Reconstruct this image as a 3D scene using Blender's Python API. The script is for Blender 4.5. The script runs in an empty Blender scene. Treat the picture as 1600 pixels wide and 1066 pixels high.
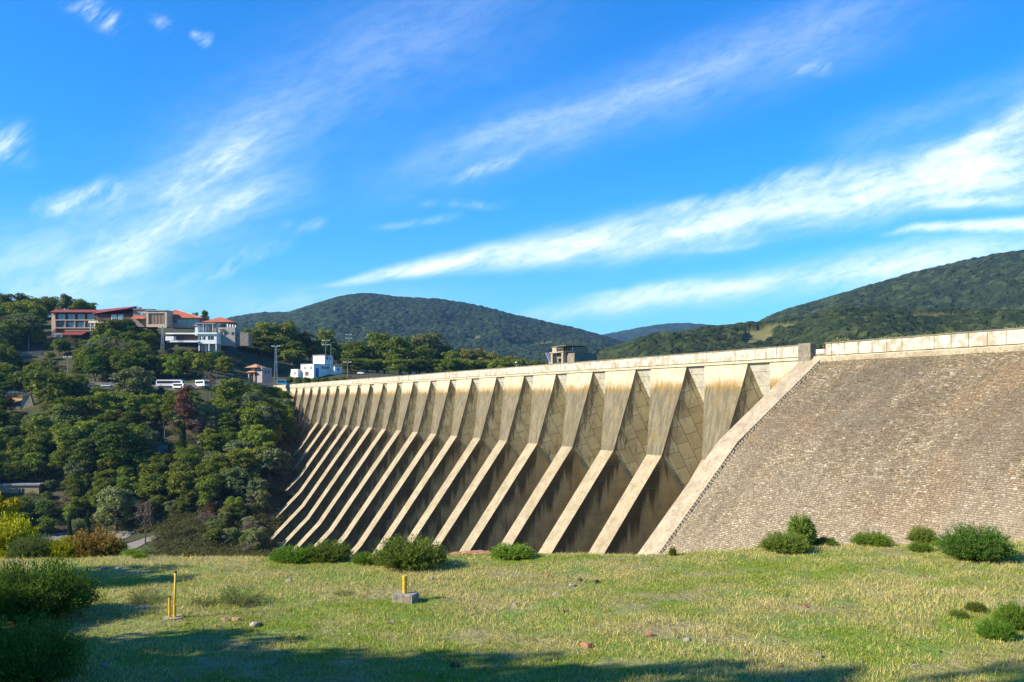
import bpy, bmesh, math, random
import numpy as np
from mathutils import Vector, Matrix
R = math.radians
SC = bpy.context.scene
COL = SC.collection
rng = np.random.default_rng(7)
random.seed(7)

# ------------------------------------------------------------------ camera, sky, sun, exposure
F = 1400.0                      # focal length in photograph pixels (1600 wide); the eye is the world origin
cd = bpy.data.cameras.new('camera'); cam = bpy.data.objects.new('camera', cd); COL.objects.link(cam)
cam.location = (0, 0, 0); cam.rotation_euler = (R(90), 0, 0)
cd.sensor_width = 36; cd.lens = 36 * F / 1600; cd.shift_y = 92 / 1600; cd.clip_start = .1; cd.clip_end = 30000
SC.camera = cam
SUN_H = Vector((-.93, -.367)).normalized(); SUN_EL = R(32)
sdir = Vector((SUN_H.x * math.cos(SUN_EL), SUN_H.y * math.cos(SUN_EL), math.sin(SUN_EL)))
sl = bpy.data.lights.new('sun', 'SUN'); sun = bpy.data.objects.new('sun', sl); COL.objects.link(sun)
sl.energy = 5.0; sl.angle = R(.53); sl.color = (1, .90, .73)
sun.rotation_euler = sdir.to_track_quat('Z', 'Y').to_euler()
SC.view_settings.view_transform = 'Standard'; SC.view_settings.look = 'None'
SC.view_settings.exposure = 1.0; SC.view_settings.gamma = 1

# ------------------------------------------------------------------ node helper
class NT:
    def __init__(s, nt): s.nt = nt; s.n = nt.nodes; s.l = nt.links
    def node(s, t, **k):
        n = s.n.new(t)
        for a, b in k.items(): setattr(n, a, b)
        return n
    def put(s, sock, v):
        if v is None: return
        if isinstance(v, bpy.types.NodeSocket): s.l.new(v, sock)
        else:
            if isinstance(v, (tuple, list)) and len(v) == 3 and sock.type == 'RGBA': v = (*v, 1)
            sock.default_value = v
    def m(s, op, a, b=None, c=None, clamp=False):
        n = s.node('ShaderNodeMath', operation=op, use_clamp=clamp)
        for i, v in enumerate((a, b, c)): s.put(n.inputs[i], v)
        return n.outputs[0]
    def vm(s, op, a, b=None):
        n = s.node('ShaderNodeVectorMath', operation=op)
        s.put(n.inputs[0], a); s.put(n.inputs[1], b)
        return n.outputs[0]
    def mix(s, f, a, b, mode='MIX'):
        n = s.node('ShaderNodeMix', data_type='RGBA', blend_type=mode)
        s.put(n.inputs[0], f); s.put(n.inputs[6], a); s.put(n.inputs[7], b)
        return n.outputs[2]
    def ramp(s, v, a, b, lo=0., hi=1., smooth=True):
        n = s.node('ShaderNodeMapRange', interpolation_type='SMOOTHSTEP' if smooth else 'LINEAR')
        for i, x in enumerate((v, a, b, lo, hi)): s.put(n.inputs[i], x)
        return n.outputs[0]
    def noise(s, vec, scale, detail=4, rough=.55, dist=0, out=0):
        n = s.node('ShaderNodeTexNoise')
        s.put(n.inputs['Vector'], vec); n.inputs['Scale'].default_value = scale
        n.inputs['Detail'].default_value = detail; n.inputs['Roughness'].default_value = rough
        n.inputs['Distortion'].default_value = dist
        return n.outputs[out]
    def vor(s, vec, scale, feature='F1', out=0):
        n = s.node('ShaderNodeTexVoronoi', feature=feature)
        s.put(n.inputs['Vector'], vec); n.inputs['Scale'].default_value = scale
        return n.outputs[out]
    def sep(s, v):
        n = s.node('ShaderNodeSeparateXYZ'); s.put(n.inputs[0], v); return n.outputs
    def com(s, x, y, z):
        n = s.node('ShaderNodeCombineXYZ')
        for i, v in enumerate((x, y, z)): s.put(n.inputs[i], v)
        return n.outputs[0]
    def coord(s, w='Object'): return s.node('ShaderNodeTexCoord').outputs[w]
    def attr(s, name, out='Fac'): return s.node('ShaderNodeAttribute', attribute_name=name).outputs[out]
    def oran(s): return s.node('ShaderNodeObjectInfo').outputs['Random']
    def bump(s, h, strength=.5, dist=.1):
        n = s.node('ShaderNodeBump'); n.inputs['Strength'].default_value = strength
        n.inputs['Distance'].default_value = dist; s.put(n.inputs['Height'], h); return n.outputs[0]

def mat(name, col=None, rough=.8, build=None, metal=0, spec=.3):
    m = bpy.data.materials.new(name); m.use_nodes = True
    t = NT(m.node_tree); b = t.n['Principled BSDF']
    b.inputs['Roughness'].default_value = rough; b.inputs['Metallic'].default_value = metal
    b.inputs['Specular IOR Level'].default_value = spec
    if build:
        r = build(t)
        c, nrm = r if isinstance(r, tuple) else (r, None)
        t.put(b.inputs['Base Color'], c)
        if nrm is not None: t.put(b.inputs['Normal'], nrm)
    else:
        # plain colour broken up by a fine worn noise
        o = t.coord(); n = t.noise(o, 1.7, 5); k = t.ramp(n, .3, .75, .82, 1.1)
        t.put(b.inputs['Base Color'], t.mix(1, (*col, 1), t.com(k, k, k), 'MULTIPLY'))
    return m

# ------------------------------------------------------------------ world: sky + cirrus by direction
w = bpy.data.worlds.new('World'); SC.world = w; w.use_nodes = True
t = NT(w.node_tree); bg = t.n['Background']
sky = t.node('ShaderNodeTexSky', sky_type='NISHITA'); sky.sun_disc = False
sky.sun_elevation = SUN_EL; sky.sun_rotation = math.atan2(SUN_H.x, SUN_H.y)
sky.air_density = 1.0; sky.dust_density = .15; sky.ozone_density = 2.5; sky.altitude = 400
d = t.coord('Generated'); X, Y, Z = t.sep(d)
Yc = t.m('MAXIMUM', Y, .08)
gx = t.m('MULTIPLY', t.m('DIVIDE', X, Yc), F / 100)     # hundreds of photograph pixels right of straight ahead
gy = t.m('MULTIPLY', t.m('DIVIDE', Z, Yc), F / 100)     # and above the horizon
g = t.com(gx, gy, 0)
wob = t.noise(g, .55, 3, .5, out=1)
g2 = t.vm('ADD', g, t.vm('MULTIPLY', t.vm('SUBTRACT', wob, (.5, .5, .5)), (.55, .4, 0)))
hx, hy, _ = t.sep(g2)
def rot_noise(ang, sx, sy, scale, detail=7, off=0., rough=.66, dist=.15):
    c, s_ = math.cos(ang), math.sin(ang)
    a = t.m('ADD', t.m('MULTIPLY', hx, c * sx), t.m('MULTIPLY', hy, s_ * sx))
    b = t.m('ADD', t.m('MULTIPLY', hx, -s_ * sy), t.m('MULTIPLY', hy, c * sy))
    return t.noise(t.com(a, b, off), scale, detail, rough, dist)
n_str = rot_noise(R(16), .35, 1.9, .8, off=1.3)
n_str2 = rot_noise(R(27), .45, 1.5, .75, off=5.1)
n_fine = rot_noise(R(40), .9, 3.2, 1.3, off=9.7)
def streak(x0, y0, w0, x1, y1, w1, inten, noise, lo=.35, hi=.7, ends=.3):
    x0, x1 = (x0 - 800) / 100, (x1 - 800) / 100; y0, y1 = (625 - y0) / 100, (625 - y1) / 100
    w0, w1 = w0 / 100, w1 / 100
    L = math.hypot(x1 - x0, y1 - y0); dx, dy = (x1 - x0) / L, (y1 - y0) / L
    px = t.m('SUBTRACT', hx, x0); py = t.m('SUBTRACT', hy, y0)
    a = t.m('ADD', t.m('MULTIPLY', px, dx / L), t.m('MULTIPLY', py, dy / L))
    b = t.m('ABSOLUTE', t.m('ADD', t.m('MULTIPLY', px, -dy), t.m('MULTIPLY', py, dx)))
    wd = t.m('MAXIMUM', t.m('MULTIPLY_ADD', a, w1 - w0, w0), .02)
    m_ = t.m('POWER', t.ramp(t.m('DIVIDE', b, wd), 1.9, 0.), 1.5)
    m_ = t.m('MULTIPLY', m_, t.ramp(a, -ends * .2, ends)); m_ = t.m('MULTIPLY', m_, t.ramp(a, 1 + ends * .3, 1 - ends))
    return t.m('MULTIPLY', m_, t.m('MULTIPLY', t.ramp(noise, lo, hi), inten))
ST = [(490, 449, 3, 1070, 356, 40, .98, n_str, .2, .62), (930, 388, 26, 1740, 226, 56, 1.0, n_str, .15, .65),
      (1000, 335, 8, 1330, 262, 20, .55, n_fine, .3, .75), (1450, 250, 10, 1680, 150, 45, .7, n_str2, .3, .75),
      (740, 506, 8, 1700, 378, 46, .85, n_str, .1, .8), (860, 470, 5, 1500, 410, 16, .35, n_str, .2, .8), (1370, 368, 5, 1740, 333, 16, 1.0, n_str, .15, .6),
      (1380, 332, 5, 1740, 290, 10, .6, n_str, .2, .8),
      (520, 320, 40, 1500, -30, 70, .30, n_str2, .1, .9), (620, 262, 12, 1260, 60, 22, .22, n_str, .2, .8), (150, 330, 90, 900, -80, 120, .2, n_str2, .1, .9),
      (-20, 520, 60, 440, 190, 60, .46, n_str2, .2, .85), (120, 440, 60, 500, 280, 50, .40, n_str, .2, .85), (240, 330, 18, 410, 205, 26, .5, n_fine, .3, .7),
      (-80, 440, 70, 260, 380, 60, .44, n_str2, .1, .85), (40, 335, 14, 200, 284, 20, .8, n_fine, .3, .7), (210, 380, 20, 440, 292, 20, .4, n_fine, .3, .7),
      (-60, 230, 30, 60, 225, 30, .6, n_fine, .3, .75), (90, -20, 16, 205, 58, 16, .75, n_fine, .4, .75),
      (225, 28, 8, 270, 48, 14, .5, n_fine, .35, .75), (295, 55, 6, 330, 64, 12, .6, n_fine, .35, .75), (270, 452, 14, 460, 378, 12, .45, n_fine, .3, .75),
      (690, 285, 6, 820, 248, 12, .45, n_fine, .3, .75), (640, 318, 6, 800, 318, 8, .2, n_fine, .3, .75), (560, 365, 6, 720, 335, 8, .2, n_fine, .3, .75),
      (440, 360, 10, 510, 350, 14, .3, n_fine, .3, .75), (1225, 118, 8, 1300, 104, 14, .35, n_fine, .35, .75),
      (1030, 400, 5, 1230, 374, 5, .55, n_str, .3, .75), (-50, 478, 34, 760, 476, 26, .38, n_str, .1, .9),
      (1250, 250, 30, 1720, 100, 40, .2, n_str2, .1, .9)]
den = None
for s_ in ST:
    v = streak(*s_); den = v if den is None else t.m('ADD', den, v)
den = t.m('MULTIPLY', den, t.ramp(rot_noise(R(20), 1.3, 3.5, 1.6, off=21., rough=.75), .25, .65, .5, 1.15))
den = t.m('MULTIPLY', t.m('MINIMUM', den, .93), t.ramp(Y, .1, .25))
# plain deep-blue sky tone: the Nishita sky, slightly more saturated as in the photograph
hs = t.node('ShaderNodeHueSaturation'); hs.inputs['Hue'].default_value = .5
hs.inputs['Saturation'].default_value = 1.3; t.put(hs.inputs['Color'], sky.outputs[0])
skc = t.mix(1, hs.outputs[0], t.mix(t.ramp(Z, .0, .30), (.60, 1.04, 1.26), (.22, 1.03, 1.46)), 'MULTIPLY')
t.put(bg.inputs[0], t.mix(den, skc, (8.2, 8.8, 9.6)))
bg.inputs[1].default_value = .088

# ------------------------------------------------------------------ object helpers
def tag(o, label=None, cat=None, group=None, kind=None):
    for k, v in (('label', label), ('category', cat), ('group', group), ('kind', kind)):
        if v: o[k] = v
    return o
def empty(name, loc=(0, 0, 0), rz=0, label=None, cat=None, group=None):
    o = bpy.data.objects.new(name, None); COL.objects.link(o); o.location = loc; o.rotation_euler = (0, 0, rz)
    o.empty_display_size = .2
    return tag(o, label, cat, group)
def link(name, me, parent=None):
    o = bpy.data.objects.new(name, me); COL.objects.link(o); o.parent = parent; return o
def meshnp(name, V, Fq, mats, attrs=None, uv=None, smooth=False, fmat=None):
    """numpy mesh: V (n,3); Fq (m,k) all same size"""
    me = bpy.data.meshes.new(name); V = np.asarray(V, np.float32); Fq = np.asarray(Fq, np.int32); k = Fq.shape[1]
    me.vertices.add(len(V)); me.vertices.foreach_set('co', V.ravel())
    me.loops.add(Fq.size); me.loops.foreach_set('vertex_index', Fq.ravel())
    me.polygons.add(len(Fq)); me.polygons.foreach_set('loop_start', np.arange(0, Fq.size, k, dtype=np.int32))
    me.polygons.foreach_set('loop_total', np.full(len(Fq), k, np.int32))
    me.polygons.foreach_set('use_smooth', np.full(len(Fq), smooth, bool))
    if fmat is not None: me.polygons.foreach_set('material_index', np.asarray(fmat, np.int32))
    for m_ in (mats if isinstance(mats, (list, tuple)) else [mats]): me.materials.append(m_)
    for an, av in (attrs or {}).items():
        a = me.attributes.new(an, 'FLOAT', 'FACE' if len(av) == len(Fq) else 'POINT'); a.data.foreach_set('value', np.asarray(av, np.float32))
    if uv is not None:
        u = me.uv_layers.new(name='UVMap'); u.data.foreach_set('uv', np.asarray(uv, np.float32).ravel())
    me.update(calc_edges=True); me.validate()
    return me
class MB:
    def __init__(s): s.v = []; s.f = []; s.mi = []
    def box(s, x0, y0, z0, x1, y1, z1, mi=0, bev=0):
        b = len(s.v)
        s.v += [(x, y, z) for z in (z0, z1) for y in (y0, y1) for x in (x0, x1)]
        for q in ((0, 2, 3, 1), (4, 5, 7, 6), (0, 1, 5, 4), (1, 3, 7, 5), (3, 2, 6, 7), (2, 0, 4, 6)):
            s.f.append(tuple(b + i for i in q)); s.mi.append(mi)
        return s
    def poly(s, pts, mi=0):
        b = len(s.v); s.v += [tuple(p) for p in pts]; s.f.append(tuple(range(b, b + len(pts)))); s.mi.append(mi); return s
    def prism(s, pts, off, mi=0):
        """closed prism: polygon pts swept by vector off"""
        b = len(s.v); n = len(pts); off = Vector(off)
        s.v += [tuple(p) for p in pts] + [tuple(Vector(p) + off) for p in pts]
        s.f.append(tuple(b + i for i in range(n))[::-1]); s.mi.append(mi)
        s.f.append(tuple(b + n + i for i in range(n))); s.mi.append(mi)
        for i in range(n):
            j = (i + 1) % n; s.f.append((b + i, b + j, b + n + j, b + n + i)); s.mi.append(mi)
        return s
    def tube(s, pts, rad, seg=8, mi=0, cap=True):
        b = len(s.v); pts = [Vector(p) for p in pts]; n = len(pts)
        for i, p in enumerate(pts):
            d_ = (pts[min(i + 1, n - 1)] - pts[max(i - 1, 0)]).normalized()
            a = d_.orthogonal().normalized() if i == 0 else (a - d_ * a.dot(d_)).normalized()
            c = d_.cross(a); r = rad[i] if isinstance(rad, (list, tuple)) else rad
            for k in range(seg):
                th = 2 * math.pi * k / seg; s.v.append(tuple(p + (a * math.cos(th) + c * math.sin(th)) * r))
        for i in range(n - 1):
            for k in range(seg):
                k2 = (k + 1) % seg; s.f.append((b + i * seg + k, b + i * seg + k2, b + (i + 1) * seg + k2, b + (i + 1) * seg + k)); s.mi.append(mi)
        if cap:
            s.f.append(tuple(b + k for k in range(seg))[::-1]); s.mi.append(mi)
            s.f.append(tuple(b + (n - 1) * seg + k for k in range(seg))); s.mi.append(mi)
        return s
    def build(s, name, mats, parent=None, bevel=0, smooth=False):
        me = bpy.data.meshes.new(name); me.from_pydata([tuple(p) for p in s.v], [], s.f)
        for m_ in (mats if isinstance(mats, (list, tuple)) else [mats]): me.materials.append(m_)
        for p, i in zip(me.polygons, s.mi): p.material_index = i; p.use_smooth = smooth
        bm = bmesh.new(); bm.from_mesh(me)
        if bevel:
            bmesh.ops.bevel(bm, geom=[e for e in bm.edges], offset=bevel, segments=1, affect='EDGES')
        bmesh.ops.recalc_face_normals(bm, faces=bm.faces); bm.to_mesh(me); bm.free()
        return link(name, me, parent)
def copy_tree(o, parent=None):
    c = o.copy(); COL.objects.link(c); c.parent = parent
    for ch in [x for x in o.children]: copy_tree(ch, c)
    return c
def P(px, py, Y): return Vector(((px - 800) / F * Y, Y, (625 - py) / F * Y))

def vnoise(x, y, seed=0):
    xi = np.floor(x).astype(np.int64); yi = np.floor(y).astype(np.int64); fx = x - xi; fy = y - yi
    fx = fx * fx * (3 - 2 * fx); fy = fy * fy * (3 - 2 * fy)
    def h(a, b):
        n = (a * 374761393 + b * 668265263 + seed * 1442695041) & 0xffffffff
        n = ((n ^ (n >> 13)) * 1274126177) & 0xffffffff
        return ((n ^ (n >> 16)) & 0xffff) / 65535.
    return (h(xi, yi) * (1 - fx) + h(xi + 1, yi) * fx) * (1 - fy) + (h(xi, yi + 1) * (1 - fx) + h(xi + 1, yi + 1) * fx) * fy
def fbm(x, y, seed=0, oct=4):
    a = .5; s_ = 0
    for i in range(oct): s_ = s_ + a * vnoise(x * 2 ** i, y * 2 ** i, seed + i); a *= .5
    return s_ / (1 - .5 ** oct)
def sstep(a, b, x): 
    q = np.clip((x - a) / (b - a), 0, 1); return q * q * (3 - 2 * q)

# ------------------------------------------------------------------ dam frame
UX, UY = -.4305, .9026          # along the crest, away from the camera
DAM0 = Vector((105, 0, 0)); DAM_RZ = math.atan2(UY, UX)
def DW(s, n, z=0): return Vector((105 + UX * s - UY * n, UY * s + UX * n, z))

# ------------------------------------------------------------------ terrain
CP = []
for px, py, Yd in [(-300, 850, 300), (0, 862, 300), (200, 872, 285), (400, 868, 285), (290, 850, 305), (200, 836, 325), (60, 830, 330), (0, 780, 345), (-250, 760, 350),
                   (200, 790, 345), (400, 800, 335), (430, 863, 302), (0, 720, 365), (200, 720, 365), (390, 720, 360), (0, 650, 395), (200, 650, 395),
                   (390, 650, 400), (-250, 640, 400), (0, 618, 420), (120, 607, 420), (270, 607, 425), (390, 602, 450), (420, 604, 485), (470, 590, 520), (530, 588, 520),
                   (380, 573, 520), (300, 560, 510), (330, 545, 520), (230, 532, 530), (100, 525, 530), (20, 562, 480), (0, 545, 500), (-250, 540, 500), (0, 505, 600),
                   (-250, 500, 620), (100, 494, 620), (200, 500, 620), (300, 508, 620), (400, 540, 600), (550, 578, 600), (700, 592, 620), (860, 600, 650), (150, 505, 760), (-200, 490, 760), (430, 575, 760), (650, 600, 760)]:
    CP.append(tuple(P(px, py, Yd)))
for s_, n_, z_ in [(200, 20, -45), (200, 55, -50), (260, 20, -50), (260, 60, -52), (310, 20, -52), (350, 30, -52), (350, 45, -52), (370, 20, -50), (370, 30, -50.5), (386, 20, -45), (386, 30, -44), (402, 16, -38), (402, 26, -37),
                   (418, 14, -31), (434, 12, -25), (450, 8, -19), (480, 6, -10), (510, 5, -3), (540, 4, 4), (370, 42, -50), (402, 40, -37), (434, 40, -24), (160, 30, -40), (160, 55, -45), (141, 40, -38), (110, 32, -24),
                   (90, 26, -16), (60, 30, -14), (30, 30, -12), (200, -40, -25), (300, -40, -25), (400, -40, -25), (470, -30, -8), (120, -40, -20), (60, -40, -15), (520, -25, 3), (200, -200, -25), (350, -200, -20), (60, -200, -15)]:
    CP.append(tuple(DW(s_, n_, z_)))
for x, y, z in [(-60, 60, -28), (0, 60, -30), (40, 60, -17), (-150, 60, -25), (-60, 150, -50), (0, 120, -50), (-150, 150, -46), (-250, 200, -40), (90, 60, -10), (-200, 280, -46), (-60, 230, -52), (150, 30, -5), (-250, 60, -15),
                (48, 76, -13.3), (30, 80, -16), (-100, 0, -15), (0, 0, -20), (100, 0, -8)]:
    CP.append((x, y, z))
CP = np.array(CP); CXY = CP[:, :2] / 100
def _phi(d2): return .5 * d2 * np.log(d2 + 1e-9)
_d2 = ((CXY[:, None] - CXY[None]) ** 2).sum(-1); nC = len(CP)
_A = np.zeros((nC + 3, nC + 3)); _A[:nC, :nC] = _phi(_d2) + np.eye(nC) * .004
_A[:nC, nC] = 1; _A[:nC, nC + 1:] = CXY; _A[nC:, :nC] = _A[:nC, nC:].T
_W = np.linalg.solve(_A, np.concatenate([CP[:, 2], np.zeros(3)]))
def Hval(x, y):
    x = np.asarray(x, float); y = np.asarray(y, float); sh = x.shape; q = np.stack([x.ravel(), y.ravel()], -1) / 100
    out = np.zeros(len(q))
    for i in range(0, len(q), 20000):
        p = q[i:i + 20000]; d2 = ((p[:, None] - CXY[None]) ** 2).sum(-1)
        out[i:i + 20000] = _phi(d2) @ _W[:nC] + _W[nC] + p @ _W[nC + 1:]
    return out.reshape(sh)
def edgeY(x): return 24.6 + np.clip((x + 16) / 32, -.3, 1.4) * 2.9 + 1.3 * (vnoise(x * .22 + 9, x * 0, 5) - .5)
def plateau(x, y):
    z = -4.5 + .16 * (fbm(x * .35, y * .35, 3) - .5) + .04 * (fbm(x * 1.7, y * 1.7, 8) - .5)
    back = np.clip((12.5 - y) / 12.5, 0, 1.3)
    return z + 2.75 * back ** 1.1 * sstep(-60, -10, x) + .02 * np.clip(x - 4, 0, 20)
def H(x, y):
    x = np.asarray(x, float); y = np.asarray(y, float)
    v = Hval(x, y) + 1.6 * (fbm(x * .05, y * .05, 21) - .5)
    far = sstep(700, 1000, np.hypot(x, y)); v = np.clip(v, -58, 90) * (1 - far) + (-6) * far
    e = edgeY(x); dy = y - e
    lat = sstep(45, 90, np.abs(x))
    k = np.clip((dy - 7) / 30, 0, 1); k = np.maximum(k, lat)
    drop = np.where(dy > 0, np.minimum(dy * .2 + .25 * np.maximum(dy - 7, 0), 30), 0)
    pl = plateau(x, np.minimum(y, e)) - drop
    return pl * (1 - k) + v * k
def hz(x, y): return float(H(np.array([x]), np.array([y]))[0])
_mY = np.concatenate([np.arange(13, 32, .1), np.arange(32, 120, .5), np.arange(120, 760, 1.)])
def hit(px, py, y0=13):
    yy = _mY[_mY >= y0]; xx = (px - 800) / F * yy; zr = (625 - py) / F * yy; hh = H(xx, yy)
    i = np.argmax(zr <= hh)
    if zr[i] > hh[i]: return None
    return Vector((xx[i], yy[i], hh[i]))
def gp(px, py):
    h_ = hit(px, py); return h_

def axis(parts):
    a = [];
    for lo, hi, st in parts: a.append(np.arange(lo, hi, st))
    return np.concatenate(a)
xs = axis([(-9000, -1200, 600), (-1200, -420, 60), (-420, -24, 3.5), (-24, 24, .4), (24, 120, 3.5), (120, 1200, 40), (1200, 9001, 600)])
ys = axis([(-2500, -200, 300), (-200, -20, 20), (-20, 10, 2), (10, 34, .3), (34, 120, 2.5), (120, 540, 3), (540, 760, 8), (760, 1500, 60), (1500, 14000, 900)])
GX, GY = np.meshgrid(xs, ys); GZ = H(GX, GY)
# keep the ground just out of the way of the reservoir and dam body
def grid_faces(ny, nx):
    i = np.arange(ny - 1)[:, None] * nx + np.arange(nx - 1)[None]; i = i.ravel()
    return np.stack([i, i + 1, i + nx + 1, i + nx], -1)
def ground_mat(t):
    o = t.coord(); x, y, z = t.sep(o)
    n1 = t.noise(o, .5, 6, .6); n2 = t.noise(o, 3.3, 6, .65); n3 = t.noise(o, .035, 5, .6)
    near = t.mix(t.ramp(n1, .42, .62), (.14, .21, .022), (.27, .235, .10))
    near = t.mix(t.ramp(n2, .56, .68), near, (.15, .095, .05))
    near = t.mix(t.ramp(n2, .34, .26), near, (.09, .15, .015))
    far = t.mix(t.ramp(n3, .4, .6), (.04, .05, .014), (.075, .058, .03))
    far = t.mix(t.ramp(t.noise(o, .3, 5), .62, .75), far, (.13, .09, .055))
    far = t.mix(t.ramp(t.noise(o, .05, 5), .52, .6), far, (.045, .065, .014))
    c = t.mix(t.ramp(y, 30, 40), near, far)
    return c, t.bump(n2, .7, .25)
M_ground = mat('grassy_ground', rough=.95, build=ground_mat)
V = np.stack([GX.ravel(), GY.ravel(), GZ.ravel()], -1)
g_ = link('ground', meshnp('ground', V, grid_faces(len(ys), len(xs)), M_ground, smooth=True)); tag(g_, kind='structure')

# ------------------------------------------------------------------ hills
def hill_mat(c1, c2, c3, sc):
    def b(t):
        o = t.coord(); n = t.noise(o, sc * .08, 5, .6); f = t.noise(o, sc, 3, .7); ca = t.attr('tint')
        c = t.mix(t.ramp(n, .35, .65), c1, c2)
        c = t.mix(t.ramp(ca, .55, 1.), c, c3)
        c = t.mix(t.ramp(f, .4, .65, .0, .6), c, (.010, .016, .007))
        c = t.mix(t.attr('bare'), c, (.16, .15, .055))
        return c
    return mat('wooded_hill', rough=.95, build=b, spec=.1)
def make_hill(prof, Yc, Wf, Wb, cell, step, dome, m_, seed, rough_amp, base=-8, bare=None, name='hills'):
    px = np.array([p[0] for p in prof], float); py = np.array([p[1] for p in prof], float)
    r0, r1 = px[0], px[-1]
    yy = np.arange(Yc - Wf, Yc + Wb, step * 1.6); nx = int((r1 - r0) / F * Yc / step); rr = np.linspace(r0, r1, nx)
    RR, YY = np.meshgrid(rr, yy); XX = (RR - 800) / F * YY
    hc = ((625 - np.interp(RR, px, py)) / F - 1.5 * dome / Yc) * np.minimum(YY, Yc)
    q = (YY - Yc); g = np.where(q < 0, 1 - (np.clip(-q / Wf, 0, 1)) ** 1.5, 1 - np.clip(q / Wb, 0, 1) ** 1.6)
    Zb = base + (hc - base) * g
    amp = rough_amp * np.clip(-q / Wf * 3, 0, 1) * np.clip(g * 3, 0, 1)
    wx = XX + 60 * fbm(XX / 200, YY / 200, seed + 9)
    Zb = Zb + amp * (fbm(wx / (Yc * .09), YY / (Yc * .3), seed) - .5) * 2
    # tree crowns as domes
    cx = XX / cell; cy = YY / cell; best = np.full(XX.shape, 9.); tn = np.zeros(XX.shape)
    for dx in (-1, 0, 1):
        for dy in (-1, 0, 1):
            ix = np.floor(cx) + dx; iy = np.floor(cy) + dy
            h1 = vnoise(ix, iy, seed + 31); h2 = vnoise(ix, iy, seed + 32); h3 = vnoise(ix, iy, seed + 33)
            d_ = np.hypot(cx - ix - .15 - .7 * h1, cy - iy - .15 - .7 * h2) / (.62 + .3 * h3)
            up = d_ < best; best = np.where(up, d_, best); tn = np.where(up, h3, tn)
    br = np.zeros(XX.shape)
    for (bx, by, wx_, wy_, sl_) in (bare or []):
        PX = 800 + XX / YY * F; PY = 625 - Zb / YY * F
        ddx = (PX - bx) / wx_; ddy = (PY - by - sl_ * (PX - bx)) / wy_
        br = np.maximum(br, sstep(1.15, .75, np.hypot(ddx, ddy) + .5 * (fbm(XX / 18, YY / 18, 77) - .5)))
    Z = Zb + .95 * dome * (np.sqrt(np.clip(1 - best ** 2 * .8, 0, 1)) + .35 * fbm(XX / cell * 2.5, YY / cell * 2.5, seed + 4, 2) + .5 * tn) * (1 - br)
    V = np.stack([XX.ravel(), YY.ravel(), Z.ravel()], -1)
    o = link(name, meshnp(name, V, grid_faces(len(yy), nx), m_, attrs={'tint': tn.ravel(), 'bare': br.ravel()}, smooth=False))
    tag(o, kind='structure'); return o, (XX, YY, Zb, br)
MH_far = hill_mat((.016, .030, .016), (.026, .044, .02), (.045, .065, .028), .12)
MH_right = hill_mat((.018, .030, .014), (.032, .048, .018), (.055, .075, .03), .2)
MH_mid = hill_mat((.016, .028, .010), (.030, .044, .016), (.055, .07, .024), .3)
make_hill([(-300, 520), (200, 512), (330, 503), (370, 493), (410, 487), (450, 487), (500, 472), (530, 463), (555, 459), (580, 458), (620, 463), (680, 466), (720, 471), (760, 479), (800, 490), (850, 501), (900, 512), (945, 524), (985, 536), (1100, 560), (1200, 575)],
          2900, 1900, 900, 15, 5.2, 8, MH_far, 3, 55, bare=[(830, 541, 30, 3, 0), (740, 533, 10, 2, 0)])
make_hill([(800, 560), (900, 530), (950, 521), (1000, 511), (1040, 505), (1075, 504), (1130, 509), (1300, 500)], 6200, 2500, 1500, 34, 16, 10, MH_far, 5, 60)
make_hill([(1080, 560), (1150, 520), (1205, 491), (1230, 482), (1290, 466), (1350, 447), (1420, 427), (1500, 407), (1560, 395), (1600, 389), (1680, 376), (1900, 365), (2300, 400)],
          2000, 1150, 700, 14, 4.6, 8, MH_right, 8, 50)
_, D_ = make_hill([(780, 590), (860, 566), (920, 552), (960, 540), (1000, 530), (1060, 517), (1110, 507), (1160, 503), (1200, 500), (1250, 494), (1285, 484), (1320, 476), (1380, 476), (1450, 480), (1520, 482), (1600, 484), (1700, 484), (2100, 480)],
          1000, 420, 350, 8.5, 2.2, 5.5, MH_mid, 13, 20, bare=[(1262, 492, 28, 5, -.08), (1200, 519, 44, 4.5, -.12), (1184, 532, 24, 12, -.2), (1450, 500, 50, 2.4, 0)])

# reservoir behind the dam
def water_m(t):
    return (.02, .05, .05), t.bump(t.noise(t.coord(), .8, 4), .2, .1)
M_water = mat('reservoir_water', rough=.08, build=water_m, spec=.5)
mb = MB(); mb.poly([DW(-200, -9, -1), DW(530, -9, -1), DW(900, -350, -1), DW(300, -900, -1), DW(-300, -600, -1)])
tag(mb.build('water', M_water), kind='structure')

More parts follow.
